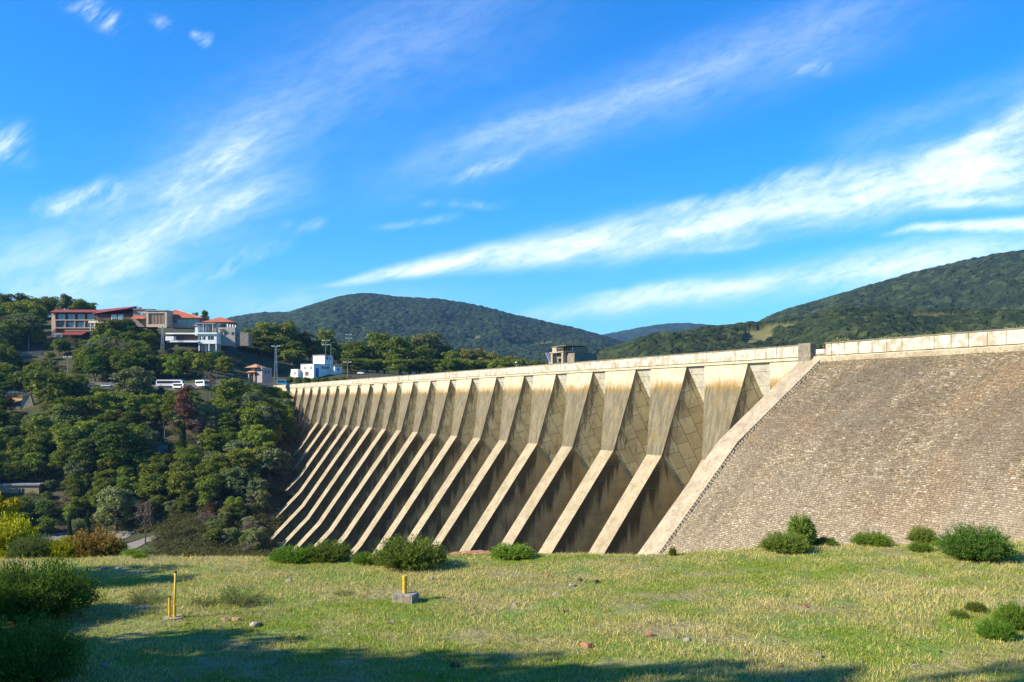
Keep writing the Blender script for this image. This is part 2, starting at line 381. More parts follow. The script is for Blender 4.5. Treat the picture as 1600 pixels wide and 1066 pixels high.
# ------------------------------------------------------------------ concrete of the dam
def joints(t, a, width, pitch, off=0.):
    q = t.m('FRACT', t.m('DIVIDE', t.m('ADD', a, off), pitch))
    q = t.m('MINIMUM', q, t.m('SUBTRACT', 1, q))
    return t.m('LESS_THAN', q, width / pitch)
def uvd(t): 
    u = t.node('ShaderNodeUVMap').outputs[0]; return t.sep(u)
def front_m(t):
    o = t.coord(); s_, n_, z_ = t.sep(o)
    drip = t.noise(t.vm('MULTIPLY', o, (1.3, 1.3, .12)), 1, 6, .65); drip2 = t.noise(t.vm('MULTIPLY', o, (2.6, 2.6, .3)), 1, 5, .6)
    blotch = t.noise(o, .35, 6, .65); fine = t.noise(o, 5., 5, .7)
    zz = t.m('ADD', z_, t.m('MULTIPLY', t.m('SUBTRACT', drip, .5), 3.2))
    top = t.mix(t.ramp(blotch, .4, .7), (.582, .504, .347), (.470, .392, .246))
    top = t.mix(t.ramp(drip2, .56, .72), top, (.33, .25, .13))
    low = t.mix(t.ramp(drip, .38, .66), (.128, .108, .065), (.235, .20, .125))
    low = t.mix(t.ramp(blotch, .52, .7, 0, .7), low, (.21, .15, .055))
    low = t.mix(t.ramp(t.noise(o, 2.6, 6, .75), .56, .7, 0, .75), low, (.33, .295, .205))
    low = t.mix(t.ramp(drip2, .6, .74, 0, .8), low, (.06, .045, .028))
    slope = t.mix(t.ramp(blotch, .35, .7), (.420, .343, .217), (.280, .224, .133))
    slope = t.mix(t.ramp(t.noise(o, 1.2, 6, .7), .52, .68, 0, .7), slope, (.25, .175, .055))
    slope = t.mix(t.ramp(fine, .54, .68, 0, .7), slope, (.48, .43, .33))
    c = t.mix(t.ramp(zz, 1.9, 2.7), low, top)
    och = t.m('MULTIPLY', t.ramp(zz, 1.2, 2.2), t.ramp(zz, 3.9, 2.5))
    c = t.mix(t.m('MULTIPLY', och, t.ramp(t.m('ADD', drip2, t.m('MULTIPLY', t.m('SUBTRACT', t.noise(t.com(t.m('MULTIPLY', s_, .11), 0, 4), 1, 2), .5), .9)), .3, .62, .12, .9)), c, (.28, .175, .045))
    c = t.mix(t.ramp(z_, -9.7, -10.0), c, slope)
    c = t.mix(t.ramp(fine, .3, .62, .42, 0.), c, (.10, .08, .05))
    j = t.m('MAXIMUM', joints(t, z_, .05, 1.9), joints(t, s_, .05, 2.4, .65))
    c = t.mix(t.m('MULTIPLY', j, .14), c, (.14, .12, .08))
    return c, t.bump(t.m('ADD', fine, blotch), .35, .12)
def web_m(t):
    o = t.coord(); s_, n_, z_ = t.sep(o); d_, zz, _ = uvd(t)
    drip = t.noise(t.vm('MULTIPLY', o, (.5, .9, .09)), 1, 6, .68); drip2 = t.noise(t.vm('MULTIPLY', o, (.5, .55, .05)), 1, 5, .6, .3)
    bl = t.noise(o, .25, 6, .65); fine = t.noise(o, 3., 5, .7)
    c = t.mix(t.ramp(bl, .35, .65), (.66, .46, .19), (.46, .31, .12))
    c = t.mix(t.ramp(drip, .5, .68, 0, .6), c, (.52, .40, .21))
    # black growth where water runs off the sloping front edge and down the wall
    e = t.m('ADD', d_, t.m('MULTIPLY', t.m('SUBTRACT', drip2, .5), 13.))
    blk = t.ramp(e, 4.4, 1.6)
    blk = t.m('MAXIMUM', blk, t.ramp(t.m('ADD', t.m('MULTIPLY', drip2, 1.0), t.m('ADD', t.m('MULTIPLY', t.m('SUBTRACT', -22, z_), .008), t.m('MULTIPLY', t.m('SUBTRACT', s_, 230), .0007))), .60, .72, 0, .85))
    blk = t.m('MULTIPLY', blk, t.ramp(z_, -7.5, -13))
    c = t.mix(t.m('MULTIPLY', blk, t.ramp(fine, .2, .6, .62, .88)), c, (.060, .042, .02))
    j = joints(t, z_, .09, 3.1)
    c = t.mix(t.m('MULTIPLY', t.m('MULTIPLY', j, .5), t.ramp(bl, .4, .6)), c, (.26, .21, .13))
    return c, t.bump(fine, .35, .1)
def haunch_m(t):
    o = t.coord(); s_, n_, z_ = t.sep(o)
    a = t.m('SUBTRACT', n_, t.m('MULTIPLY', z_, .56)); b = t.m('ADD', z_, t.m('MULTIPLY', n_, .30))
    row = t.m('FLOOR', t.m('DIVIDE', a, 2.5)); b2 = t.m('ADD', b, t.m('MULTIPLY', row, 1.35))
    bl = t.noise(o, .3, 6, .65); drip = t.noise(t.vm('MULTIPLY', o, (1, 1.2, .12)), 1, 6, .65); fine = t.noise(o, 3.5, 5, .7)
    cell = t.node('ShaderNodeTexWhiteNoise', noise_dimensions='3D')
    t.put(cell.inputs['Vector'], t.com(row, t.m('FLOOR', t.m('DIVIDE', b2, 3.2)), t.m('FLOOR', t.m('DIVIDE', s_, 8))))
    c = t.mix(cell.outputs[0], (.46, .37, .18), (.60, .49, .27))
    c = t.mix(t.ramp(bl, .4, .7, 0, .7), c, (.33, .25, .12))
    c = t.mix(t.ramp(drip, .58, .7, 0, .8), c, (.09, .07, .045))
    e, _, _ = uvd(t)
    c = t.mix(t.m('MULTIPLY', t.ramp(t.m('ADD', e, t.m('MULTIPLY', t.m('SUBTRACT', drip, .5), 8)), 2., .3), .8), c, (.07, .055, .035))
    j = t.m('MAXIMUM', joints(t, a, .05, 2.5), joints(t, b2, .05, 3.2))
    c = t.mix(t.m('MULTIPLY', j, .8), c, (.075, .06, .04))
    return c, t.bump(t.m('SUBTRACT', fine, j), .4, .1)
def parapet_m(t):
    o = t.coord(); s_, n_, z_ = t.sep(o)
    cell = t.node('ShaderNodeTexWhiteNoise', noise_dimensions='1D'); t.put(cell.inputs['W'], t.m('FLOOR', t.m('DIVIDE', s_, 2.4)))
    bl = t.noise(o, .9, 6, .65); fine = t.noise(o, 6, 4, .7); drip = t.noise(t.vm('MULTIPLY', o, (2.2, 1, .35)), 1, 5, .6)
    c = t.mix(cell.outputs[0], (.460, .420, .322), (.575, .529, .425))
    c = t.mix(t.ramp(t.m('ADD', bl, t.m('MULTIPLY', cell.outputs[0], .12)), .52, .64, 0, .75), c, (.30, .24, .145))
    c = t.mix(t.ramp(drip, .58, .72, 0, .7), c, (.28, .23, .15))
    return c, t.bump(fine, .3, .05)
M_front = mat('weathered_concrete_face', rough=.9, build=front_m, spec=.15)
M_web = mat('stained_concrete_side', rough=.9, build=web_m, spec=.15)
M_haunch = mat('block_jointed_concrete', rough=.9, build=haunch_m, spec=.15)
def slab_m(t):
    o = t.coord(); s_, n_, z_ = t.sep(o); bl = t.noise(o, .6, 6, .65); drip = t.noise(t.vm('MULTIPLY', o, (1.5, 1.2, .2)), 1, 6, .7)
    c = t.mix(t.ramp(bl, .4, .65), (.62, .57, .45), (.48, .43, .31)); c = t.mix(t.ramp(drip, .57, .68, 0, .85), c, (.07, .06, .045))
    return t.mix(t.m('MULTIPLY', joints(t, z_, .04, 2.2), .7), c, (.1, .08, .06)), t.bump(bl, .3, .1)
M_slab = mat('pale_slab_concrete', rough=.9, build=slab_m, spec=.15)
M_parapet = mat('parapet_panel_concrete', rough=.85, build=parapet_m, spec=.2)
def dark_conc(t):
    o = t.coord(); n = t.noise(o, 1.2, 6, .7); f = t.noise(o, 7, 4)
    c = t.mix(t.ramp(n, .35, .7), (.17, .145, .105), (.27, .235, .17)); return t.mix(t.ramp(f, .5, .75, 0, .6), c, (.10, .09, .07)), t.bump(f, .4, .05)
M_dark = mat('dark_weathered_concrete', rough=.9, build=dark_conc, spec=.15)
def pale_conc(t):
    o = t.coord(); n = t.noise(o, .5, 6, .7); f = t.noise(o, 2.2, 7, .8)
    c = t.mix(t.ramp(n, .35, .7), (.420, .343, .231), (.280, .224, .147)); return t.mix(t.ramp(f, .5, .75, 0, .5), t.mix(t.ramp(f, .48, .36, 0, .7), c, (.13, .10, .065)), (.52, .46, .34)), t.bump(f, .6, .08)
M_pale = mat('pale_weathered_concrete', rough=.9, build=pale_conc, spec=.15)

dam = empty('dam', DAM0, DAM_RZ, 'long concrete buttress dam with sloping ribs spanning the valley', 'dam')
ZT, ZK, ZN, ZTOE = 5.8, 2.3, -9.8, -40.7
def nf(z, ztoe=ZTOE):
    pts = [(ZT, 0.0), (ZK, .55), (ZN, 3.0), (ztoe, 3 + .72 * (ZN - ztoe)), (-80, 3 + .72 * (ZN - ztoe) + 1.0 * (ztoe + 80))]
    zs = [p[0] for p in pts][::-1]; ns = [p[1] for p in pts][::-1]; return float(np.interp(z, zs, ns))
def nslab(z): return -.15 - .56 * (ZT - z)
def hq(n, z): return 5.51 - .278 * (n + .56 * (ZT - z))
def buttress(sc, ztoe, zbot):
    lv = sorted({ZT, ZK, -3.75, ZN, ztoe, zbot, -25 if ztoe < -26 else ZN, -55 if zbot < -56 else zbot}, reverse=True)
    V = []; rows = []; UV = []
    for z in lv:
        f_ = nf(z, ztoe); qf = max(2.29, hq(f_, z)); ns = nslab(z)
        nw = ns + (hq(ns, z) - 2.29) / .278; nw = min(nw, f_)
        side = [(qf, f_), (2.29 if qf <= 2.29 else qf, nw), (hq(ns, z), ns), (8.0, ns), (8.0, ns - 3)]
        row = []
        for sg in (-1, 1):
            for q, n in side:
                row.append(len(V)); V.append((sc + sg * q, n, z)); UV.append((f_ - n, z))
        rows.append(row)
    Fc = []; mi = []
    for a, b in zip(rows[:-1], rows[1:]):
        for k in range(4):
            m_ = (2, 1, 3, 3)[k]
            Fc.append((a[k], a[k + 1], b[k + 1], b[k])); mi.append(m_)
            Fc.append((a[5 + k], b[5 + k], b[6 + k], a[6 + k])); mi.append(m_)
        Fc.append((a[0], b[0], b[5], a[5])); mi.append(0)
        Fc.append((a[4], a[9], b[9], b[4])); mi.append(0)
    r = rows[0]; Fc.append((r[0], r[5], r[6], r[7], r[8], r[9], r[4], r[3], r[2], r[1])); mi.append(0)
    me = bpy.data.meshes.new('buttress'); me.from_pydata(V, [], Fc)
    for m_ in (M_front, M_haunch, M_web, M_slab): me.materials.append(m_)
    for p, i in zip(me.polygons, mi): p.material_index = i
    uvl = me.uv_layers.new(name='UVMap')
    for l in me.loops: uvl.data[l.index].uv = UV[l.vertex_index]
    bm = bmesh.new(); bm.from_mesh(me); bmesh.ops.dissolve_degenerate(bm, dist=.0005, edges=bm.edges)
    bmesh.ops.recalc_face_normals(bm, faces=bm.faces); bm.to_mesh(me); bm.free()
    return link('buttress', me, dam)
for k in range(-2, 24):
    sc = 178.65 + 16 * k
    zt = ZTOE if k <= 11 else {12: -38.3, 13: -34.7, 14: -29.9, 15: -27, 16: -22, 17: -19}.get(k, -18)
    buttress(sc, zt, -70 if k < 12 else (-62 if k < 16 else -40))
S_END = 178.65 + 16 * 23 + 8        # far end of the crest
# crest: beam, road, parapet panels, coping, rear parapet
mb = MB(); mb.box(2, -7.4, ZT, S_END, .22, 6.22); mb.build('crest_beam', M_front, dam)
mb = MB(); mb.box(2, -7.2, 6.22, S_END, -.1, 6.62); mb.build('crest_road', M_dark, dam)
def groove_wall(sa, sb):
    st = []; s0 = sa
    while s0 < sb - .1:
        s1 = min(s0 + 2.4, sb); big = .06 if int(round(s0 / 2.4)) % 7 == 0 else .03; pn = .34 + .05 * random.random()
        st += [(s0, .25), (s0 + big, .25), (s0 + big + .004, pn), (s1 - big, pn + .01), (s1 - big + .004, .25)]; s0 = s1
    V = []; Fq = []
    for s_, n_ in st: V += [(s_, -.05, 6.225), (s_, n_, 6.30), (s_, n_, 7.93), (s_, -.05, 7.93)]
    for i in range(len(st) - 1):
        for k in range(4): k2 = (k + 1) % 4; Fq.append((4 * i + k, 4 * i + k2, 4 * i + 4 + k2, 4 * i + 4 + k))
    m_ = MB(); m_.v = V; m_.f = Fq + [(0, 1, 2, 3), tuple(len(V) - 4 + k for k in (3, 2, 1, 0))]; m_.mi = [0] * len(m_.f)
    m_.build('parapet', M_parapet, dam)
groove_wall(2.4, 140.3); groove_wall(145.4, S_END)
mb = MB(); mb.box(2, -.1, 7.943, 140.4, .46, 8.08); mb.box(145.35, -.1, 7.943, S_END, .46, 8.08); mb.build('coping', M_dark, dam)
mb = MB(); mb.box(2, -7.4, 6.222, S_END, -7.15, 7.8); mb.build('rear_parapet', M_parapet, dam)
mb = MB(); mb.box(142.8, -.3, 4.4, 145.3, .8, 8.2); mb.build('end_pillar', M_dark, dam, bevel=.04)
mb = MB(); mb.prism([(497, nf(z) + .05, z) for z in (ZT - .01, ZK, ZN, -25)] + [(497, -9, -25), (497, -9, ZT - .01)], (60, 0, 0)); mb.build('abutment_block', M_front, dam)
# the slanting end wall that holds the stone slope
WP = [(.3, 6.0), (15.5, -5.7), (28.9, -20.5), (62, -56)]
mb = MB(); mb.prism([(145, n, z) for n, z in WP] + [(145, 10, -56), (145, -6, -30), (145, -6, 6.0)], (-4, 0, 0)); mb.build('end_wall', M_pale, dam)

# ------------------------------------------------------------------ stone embankment
def wall_n(z):
    zs = [p[1] for p in WP][::-1]; ns = [p[0] for p in WP][::-1]; return np.interp(z, zs, ns)
emb = empty('embankment', DAM0, DAM_RZ, 'broad sloping embankment faced with rows of weathered stone beside the dam', 'embankment')
prof_n = np.array([p[0] for p in WP]); prof_z = np.array([p[1] for p in WP]) - .28
pl = np.concatenate([[0], np.cumsum(np.hypot(np.diff(prof_n), np.diff(prof_z)))])
def emb_pt(s_, tt, up=0.):
    """point on the slope: station s, metres down the slope, metres proud of it"""
    # round the break in slope
    n = sum(np.interp(tt + q, pl, prof_n) for q in (-4, -2, 0, 2, 4)) / 5; z = sum(np.interp(tt + q, pl, prof_z) for q in (-4, -2, 0, 2, 4)) / 5
    n = np.where(tt < 4, np.interp(tt, pl, prof_n), n); z = np.where(tt < 4, np.interp(tt, pl, prof_z), z)
    k = np.clip((118 - s_) / 100, 0, 2)
    cur = k ** 2 * np.clip(tt / 25, 0, 1.6) * 16
    w_ = .35 * (fbm(s_ * .09, tt * .12, 60) - .5) * np.clip((139 - s_) / 4, 0, 1)
    n = n + cur + (up + w_) * .68; z = z + (up + w_) * .73
    return n, z
# bed
ss = np.arange(4, 140.99, 1.5); tt = np.arange(-.1, 62, 1.5); SS, TT = np.meshgrid(ss, tt); NN, ZZ = emb_pt(SS, TT, 0)
def bed_m(t):
    o = t.coord(); n = t.noise(o, .3, 5); f = t.noise(o, 6, 4)
    x, y, z = t.sep(o); q = t.m('ADD', t.m('MULTIPLY', t.m('SUBTRACT', 112, x), .03), t.m('MULTIPLY', t.m('SUBTRACT', -8, z), .08))
    return t.mix(t.ramp(t.m('ADD', q, n), .7, 2.2), (.15, .12, .08), (.40, .345, .25)), t.bump(f, .6, .1)
M_bed = mat('mortar_bed', rough=.95, build=bed_m, spec=.1)
link('mortar_bed', meshnp('mortar_bed', np.stack([SS.ravel(), NN.ravel(), ZZ.ravel()], -1), grid_faces(len(tt), len(ss)), M_bed), emb)
# stones
rowh = .25; cs = []; ct = []; cw = []
for r_ in range(int(45 / rowh)):
    x = 140.95 - random.random() * .5
    while x > 66:
        wd_ = random.uniform(.26, .66); cs.append(x - wd_ / 2); ct.append(.25 + r_ * rowh + rowh / 2); cw.append(wd_); x -= wd_
cs = np.array(cs); ct = np.array(ct); cw = np.array(cw); N = len(cs)
hw = cw / 2 - .012 - .012 * rng.random(N); hh = rowh / 2 - .025 - .015 * rng.random(N)
hgt = .035 + .05 * rng.random(N) ** 2.2; tilt = rng.normal(0, .016, (N, 2)); jit = rng.normal(0, .010, (N, 2))
keep = rng.random(N) > .012
Vs = []; 
for lay in (0, 1):
    for dx, dy in ((-1, -1), (1, -1), (1, 1), (-1, 1)):
        sh = 1.0 if lay == 0 else .84
        s_ = cs + dx * hw * sh + jit[:, 0]; q = ct + dy * hh * sh + jit[:, 1] + rng.normal(0, .012, N)
        up = (-.05 if lay == 0 else hgt + dx * tilt[:, 0] + dy * (tilt[:, 1] + .036))
        n_, z_ = emb_pt(s_, q, up); Vs.append(np.stack([s_, n_, z_], -1))
Vs = np.stack(Vs, 1)[keep]; N = len(Vs); base = np.arange(N)[:, None] * 8
fq = np.concatenate([base + np.array([[4, 5, 6, 7]]), base + np.array([[0, 1, 5, 4]]), base + np.array([[1, 2, 6, 5]]), base + np.array([[2, 3, 7, 6]]), base + np.array([[3, 0, 4, 7]])])
tint = np.tile(rng.random(N), 5)
UVs = np.stack([np.tile(cs[keep], 5), np.tile(ct[keep], 5)], -1); UVs = np.repeat(UVs, 4, axis=0)
def stone_m(t):
    o = t.coord(); u, v, _ = uvd(t); tn = t.attr('tint')
    c = t.mix(tn, (.171, .136, .083), (.590, .484, .307))
    c = t.mix(t.ramp(t.m('FRACT', t.m('MULTIPLY', tn, 7.3)), .55, .95, 0, .65), c, (.38, .24, .13))
    c = t.mix(t.ramp(t.m('FRACT', t.m('MULTIPLY', tn, 13.7)), .70, .98, 0, .85), c, (.66, .59, .44))
    # fall-line bands of weathering, and paler cleaner stone towards the foot
    band = t.noise(t.com(t.m('MULTIPLY', u, .30), t.m('MULTIPLY', v, .035), 0), 1, 8, .68, .8)
    big = t.noise(t.com(t.m('MULTIPLY', u, .045), t.m('MULTIPLY', v, .05), 3), 1, 4, .55)
    c = t.mix(t.ramp(band, .45, .60, 0, .72), c, (.215, .165, .108))
    c = t.mix(t.ramp(band, .42, .32, 0, .55), c, (.62, .53, .37))
    c = t.mix(t.ramp(big, .46, .62, 0, .6), c, (.44, .29, .16))
    big2 = t.noise(t.com(t.m('MULTIPLY', u, .1), t.m('MULTIPLY', v, .07), 8), 1, 6, .65)
    c = t.mix(t.ramp(big2, .46, .58, 0, .62), c, (.20, .165, .125))
    pale = t.m('ADD', t.m('MULTIPLY', v, .012), t.m('MULTIPLY', big2, 1.0))
    c = t.mix(t.ramp(pale, .62, 1.05, 0, .65), c, (.66, .54, .36))
    c = t.mix(t.ramp(t.noise(o, .55, 5, .7), .60, .70, 0, .55), c, (.14, .135, .04))
    c = t.mix(t.m('MULTIPLY', t.ramp(t.m('ADD', v, t.m('MULTIPLY', band, 6)), 6.5, 3.5), .45), c, (.34, .26, .12))
    f = t.noise(o, 7, 5, .7); c = t.mix(t.ramp(f, .35, .7, .4, 0), c, (.10, .085, .065))
    return c, t.bump(f, .7, .06)
M_stone = mat('weathered_facing_stone', rough=.95, build=stone_m, spec=.1)
link('stone_facing', meshnp('stone_facing', Vs.reshape(-1, 3), fq, M_stone, attrs={'tint': tint}, uv=UVs), emb)
# teeth of stone steps along the end wall
mb = MB()
for i in range(88):
    q = 1.2 + i * .5; n_, z_ = emb_pt(np.array([140.6]), np.array([q]), 0); n_, z_ = float(n_[0]), float(z_[0])
    mb.box(140.35 + .35 * random.random(), n_ - .1, z_ - .2, 140.98, n_ + .20, z_ + .10)
mb.build('edge_steps', M_dark, emb)
# base curb under the parapet
mb = MB(); mb.box(4, .4, 5.0, 141, .75, 6.05); mb.build('foot_curb', M_pale, emb)
# pale drain apron at the foot of the slope
ap = MB(); a0 = P(1555, 853, 74); a1 = P(1680, 880, 66); a2 = P(1700, 862, 72); a3 = P(1600, 848, 80)
ap.prism([a0, a1, a2, a3], (0, 0, -1.2)); o = ap.build('drain_apron', M_pale); tag(o, 'pale concrete apron at the foot of the stone slope, right edge', 'apron')

# ------------------------------------------------------------------ foliage
def leaf_mat(name, c1, c2, c3=None, ov=.5, trans=.25):
    m_ = bpy.data.materials.new(name); m_.use_nodes = True; t = NT(m_.node_tree)
    t.n.remove(t.n['Principled BSDF']); out = t.n['Material Output']
    tn = t.attr('tint'); orn = t.oran()
    f = t.m('ADD', t.m('MULTIPLY', tn, 1 - ov), t.m('MULTIPLY', orn, ov))
    c = t.mix(f, c1, c2)
    if c3: c = t.mix(t.ramp(t.m('FRACT', t.m('MULTIPLY', tn, 5.7)), .6, 1., 0, .6), c, c3)
    hsn = t.node('ShaderNodeHueSaturation'); t.put(hsn.inputs['Color'], c)
    t.put(hsn.inputs['Hue'], t.m('MULTIPLY_ADD', t.m('FRACT', t.m('MULTIPLY', orn, 17.3)), .035, .483))
    t.put(hsn.inputs['Value'], t.m('MULTIPLY_ADD', t.m('FRACT', t.m('MULTIPLY', orn, 9.1)), .5, .75))
    c = hsn.outputs[0]
    d1 = t.node('ShaderNodeBsdfDiffuse'); d2 = t.node('ShaderNodeBsdfTranslucent'); mx = t.node('ShaderNodeMixShader')
    t.put(d1.inputs[0], c); t.put(d2.inputs[0], t.mix(.5, c, (.12, .2, .02))); mx.inputs[0].default_value = trans
    t.l.new(d1.outputs[0], mx.inputs[1]); t.l.new(d2.outputs[0], mx.inputs[2]); t.l.new(mx.outputs[0], out.inputs[0])
    return m_
ML = {'oak': leaf_mat('oak_leaves', (.034, .058, .008), (.20, .245, .028), (.33, .35, .07)),
      'pine': leaf_mat('pine_needles', (.05, .085, .014), (.13, .18, .03)),
      'olive': leaf_mat('grey_green_leaves', (.07, .10, .035), (.17, .21, .08), (.26, .28, .15)),
      'cypress': leaf_mat('cypress_foliage', (.018, .035, .012), (.04, .07, .02)),
      'rust': leaf_mat('rusty_brown_leaves', (.07, .03, .018), (.17, .075, .04), (.12, .09, .05), trans=.1),
      'autumn': leaf_mat('browning_olive_leaves', (.10, .10, .02), (.26, .23, .06), (.2, .12, .05)),
      'yellow': leaf_mat('yellow_autumn_leaves', (.24, .22, .012), (.50, .40, .03), (.2, .28, .03)),
      'orange': leaf_mat('orange_autumn_leaves', (.16, .12, .03), (.34, .17, .05), (.14, .17, .04)),
      'bare': leaf_mat('dry_twigs', (.10, .075, .055), (.22, .17, .13), trans=.05),
      'light': leaf_mat('light_olive_leaves', (.09, .12, .035), (.20, .22, .08), (.28, .27, .13)),
      'shrub': leaf_mat('shrub_leaves', (.07, .11, .014), (.20, .26, .04), (.32, .33, .12), ov=.3)}
def bark_m(t):
    o = t.coord(); n = t.noise(t.vm('MULTIPLY', o, (3, 3, .6)), 1.5, 5); return t.mix(t.ramp(n, .35, .7), (.06, .045, .032), (.16, .125, .095)), t.bump(n, .8, .1)
M_bark = mat('bark', rough=.95, build=bark_m)
def leafquads(C, Rd, n, size, r, flat=.0, shell=(.55, 1.05), aspect=.75, hemi=-.35):
    """C (k,3) clump centres, Rd (k,3) radii -> V, F, tint"""
    k = len(C); idx = np.repeat(np.arange(k), n); m_ = len(idx)
    d_ = r.normal(0, 1, (m_, 3)); d_ /= np.linalg.norm(d_, axis=1, keepdims=True)
    d_[:, 2] = np.where(d_[:, 2] < hemi, -d_[:, 2], d_[:, 2])
    rad = shell[0] + (shell[1] - shell[0]) * r.random(m_) ** .6
    p = C[idx] + d_ * Rd[idx] * rad[:, None]
    nrm = d_ * .9 + r.normal(0, .55, (m_, 3)); nrm[:, 2] += .25; nrm /= np.linalg.norm(nrm, axis=1, keepdims=True)
    a = np.cross(nrm, r.normal(0, 1, (m_, 3))); a /= np.linalg.norm(a, axis=1, keepdims=True); b = np.cross(nrm, a)
    sz = size * (.55 + .9 * r.random(m_))[:, None]
    V = np.stack([p - a * sz - b * sz * aspect * .4, p + a * sz * .2 - b * sz * aspect, p + a * sz + b * sz * aspect * .3, p - a * sz * .1 + b * sz * aspect], 1).reshape(-1, 3)
    Fq = np.arange(m_ * 4).reshape(-1, 4)
    ct_ = r.random(k); tn = np.clip(.65 * ct_[idx] + .35 * r.random(m_), 0, 1)
    return V, Fq, tn
def limbs(mb, h, r0, crown_r, r, n=5, start=.3, lean=.06):
    top = Vector((lean * h * r.normal(), lean * h * r.normal(), h * .8))
    mb.tube([(0, 0, -.06 * h), (0, 0, h * .02), top * .35 + Vector((0, 0, 0)), top * .7, top], [r0 * 1.5, r0 * 1.1, r0 * .75, r0 * .45, r0 * .12], 7)
    for i in range(n):
        a = 2 * math.pi * (i + r.random()) / n; f = start + .5 * r.random(); p0 = top * f
        e = p0 + Vector((math.cos(a), math.sin(a), .75 + .5 * r.random())) * crown_r * (.55 + .3 * r.random())
        mid = (p0 + e) / 2 + Vector((0, 0, -.08 * crown_r))
        mb.tube([p0, mid, e], [r0 * .42, r0 * .27, r0 * .08], 5)
def tree_proto(kind, seed):
    """unit-ish tree, 10 m tall; returns (trunk mesh, crown mesh)"""
    r = np.random.default_rng(seed); mb = MB()
    if kind in ('oak', 'light', 'olive', 'yellow', 'orange', 'autumn'):
        R_ = 4.7; n = 42; th = r.random(n) * 6.283; ph = r.random(n)
        rr = R_ * (.25 + .6 * r.random(n)); zc = 1.9 + 7.0 * ph ** .85
        rr *= np.sqrt(np.clip(1.15 - ((zc - 4.4) / 5.4) ** 2, .12, 1))
        C = np.stack([np.cos(th) * rr, np.sin(th) * rr, zc], -1); rad = .75 + .8 * r.random(n)
        Rd = np.stack([rad * 1.15, rad * 1.15, rad * .85], -1)
        V, Fq, tn = leafquads(C, Rd, 130, .21, r, shell=(.5, 1.15))
        C2 = np.array([[0, 0, 4.8]]); V2, F2, t2 = leafquads(C2, np.array([[3.3, 3.3, 3.6]]), 800, .45, r, shell=(.2, .95))
        V = np.concatenate([V, V2]); Fq = np.concatenate([Fq, F2 + len(tn) * 4]); tn = np.concatenate([tn, t2 * .5])
        limbs(mb, 9, .34, 4.2, r, 6, .25)
    elif kind == 'rust':
        n = 34; th = r.random(n) * 6.283; zc = 2.5 + 7 * r.random(n); rr = 3.9 * r.random(n) ** .6 * np.clip(1.25 - zc / 11, .25, 1)
        C = np.stack([np.cos(th) * rr, np.sin(th) * rr, zc], -1); rad = .6 + .6 * r.random(n)
        V, Fq, tn = leafquads(C, np.stack([rad * 1.3, rad * 1.3, rad * .6], -1), 85, .2, r, shell=(.2, 1.1), hemi=-1); limbs(mb, 10, .3, 4, r, 12, .25)
    elif kind == 'bare':
        n = 22; th = r.random(n) * 6.283; zc = 4 + 5.6 * r.random(n); rr = 3.0 * r.random(n) ** .6
        C = np.stack([np.cos(th) * rr, np.sin(th) * rr, zc], -1); rad = .7 + .6 * r.random(n)
        V, Fq, tn = leafquads(C, np.stack([rad, rad, rad], -1), 60, .22, r, shell=(.0, 1.1), aspect=.3, hemi=-1); limbs(mb, 9.5, .22, 3.6, r, 12, .3)
    elif kind == 'pine':
        n = 30; zc = 3.2 + 6.5 * (np.arange(n) / n); rr = 3.6 * (1.05 - (zc - 3) / 8.2) * (.45 + .6 * r.random(n)); th = np.arange(n) * 2.4 + r.random(n)
        C = np.stack([np.cos(th) * rr, np.sin(th) * rr, zc], -1); rad = .9 + .7 * r.random(n)
        V, Fq, tn = leafquads(C, np.stack([rad * 1.25, rad * 1.25, rad * .6], -1), 140, .22, r); limbs(mb, 10.5, .28, 3.2, r, 8, .3)
    elif kind == 'cypress':
        n = 16; zc = .9 + 8.6 * np.arange(n) / n; rad = 1.25 * np.sqrt(np.clip(1 - (zc / 10.3) ** 2, .04, 1)) * (.8 + .35 * r.random(n))
        C = np.stack([.25 * r.normal(size=n), .25 * r.normal(size=n), zc], -1)
        V, Fq, tn = leafquads(C, np.stack([rad, rad, rad * 1.4], -1), 130, .2, r); limbs(mb, 8, .2, .6, r, 2, .2, .01)
    fo = meshnp('crown', V, Fq, ML[kind], attrs={'tint': tn})
    me = bpy.data.meshes.new('trunk'); me.from_pydata(mb.v, [], mb.f); me.materials.append(M_bark)
    for p in me.polygons: p.use_smooth = True
    return me, fo
PROTO = {k: [tree_proto(k, 100 + 17 * i + len(k)) for i in range(nv)] for k, nv in (('oak', 6), ('pine', 3), ('olive', 2), ('cypress', 2), ('rust', 2), ('bare', 2), ('light', 3), ('yellow', 2), ('orange', 1), ('autumn', 2))}
TREE_N = [0]
def tree(kind, loc, h, wd, label, group=None, name=None, cat='tree'):
    """h height in m, wd crown width in m"""
    v = PROTO[kind][TREE_N[0] % len(PROTO[kind])]; TREE_N[0] += 1
    name = name or {'oak': 'oak_tree', 'pine': 'pine_tree', 'olive': 'olive_tree', 'cypress': 'cypress_tree', 'rust': 'autumn_tree', 'bare': 'dry_tree', 'light': 'leafy_tree', 'yellow': 'yellow_tree', 'orange': 'autumn_bush', 'autumn': 'autumn_tree'}[kind]
    e = empty(name, loc, random.uniform(0, 6.28), label, cat, group)
    nat = {'cypress': 2.7, 'pine': 8.4, 'bare': 7}.get(kind, 10.2)
    e.scale = (wd / nat, wd / nat, h / 10.2)
    link('trunk', v[0], e); link('crown', v[1], e)
    return e
def tree_px(kind, bx, by, hp, wp, label, group=None, Y=None, **kw):
    loc = P(bx, by, Y) if Y else hit(bx, by, 32 if by < 875 else 13)
    if loc is None: return None
    if Y: loc.z = hz(loc.x, loc.y); hp = hp + (by - (625 - loc.z * F / Y)) * -1
    k = loc.y / F; return tree(kind, loc, hp * k, wp * k, label, group, **kw)

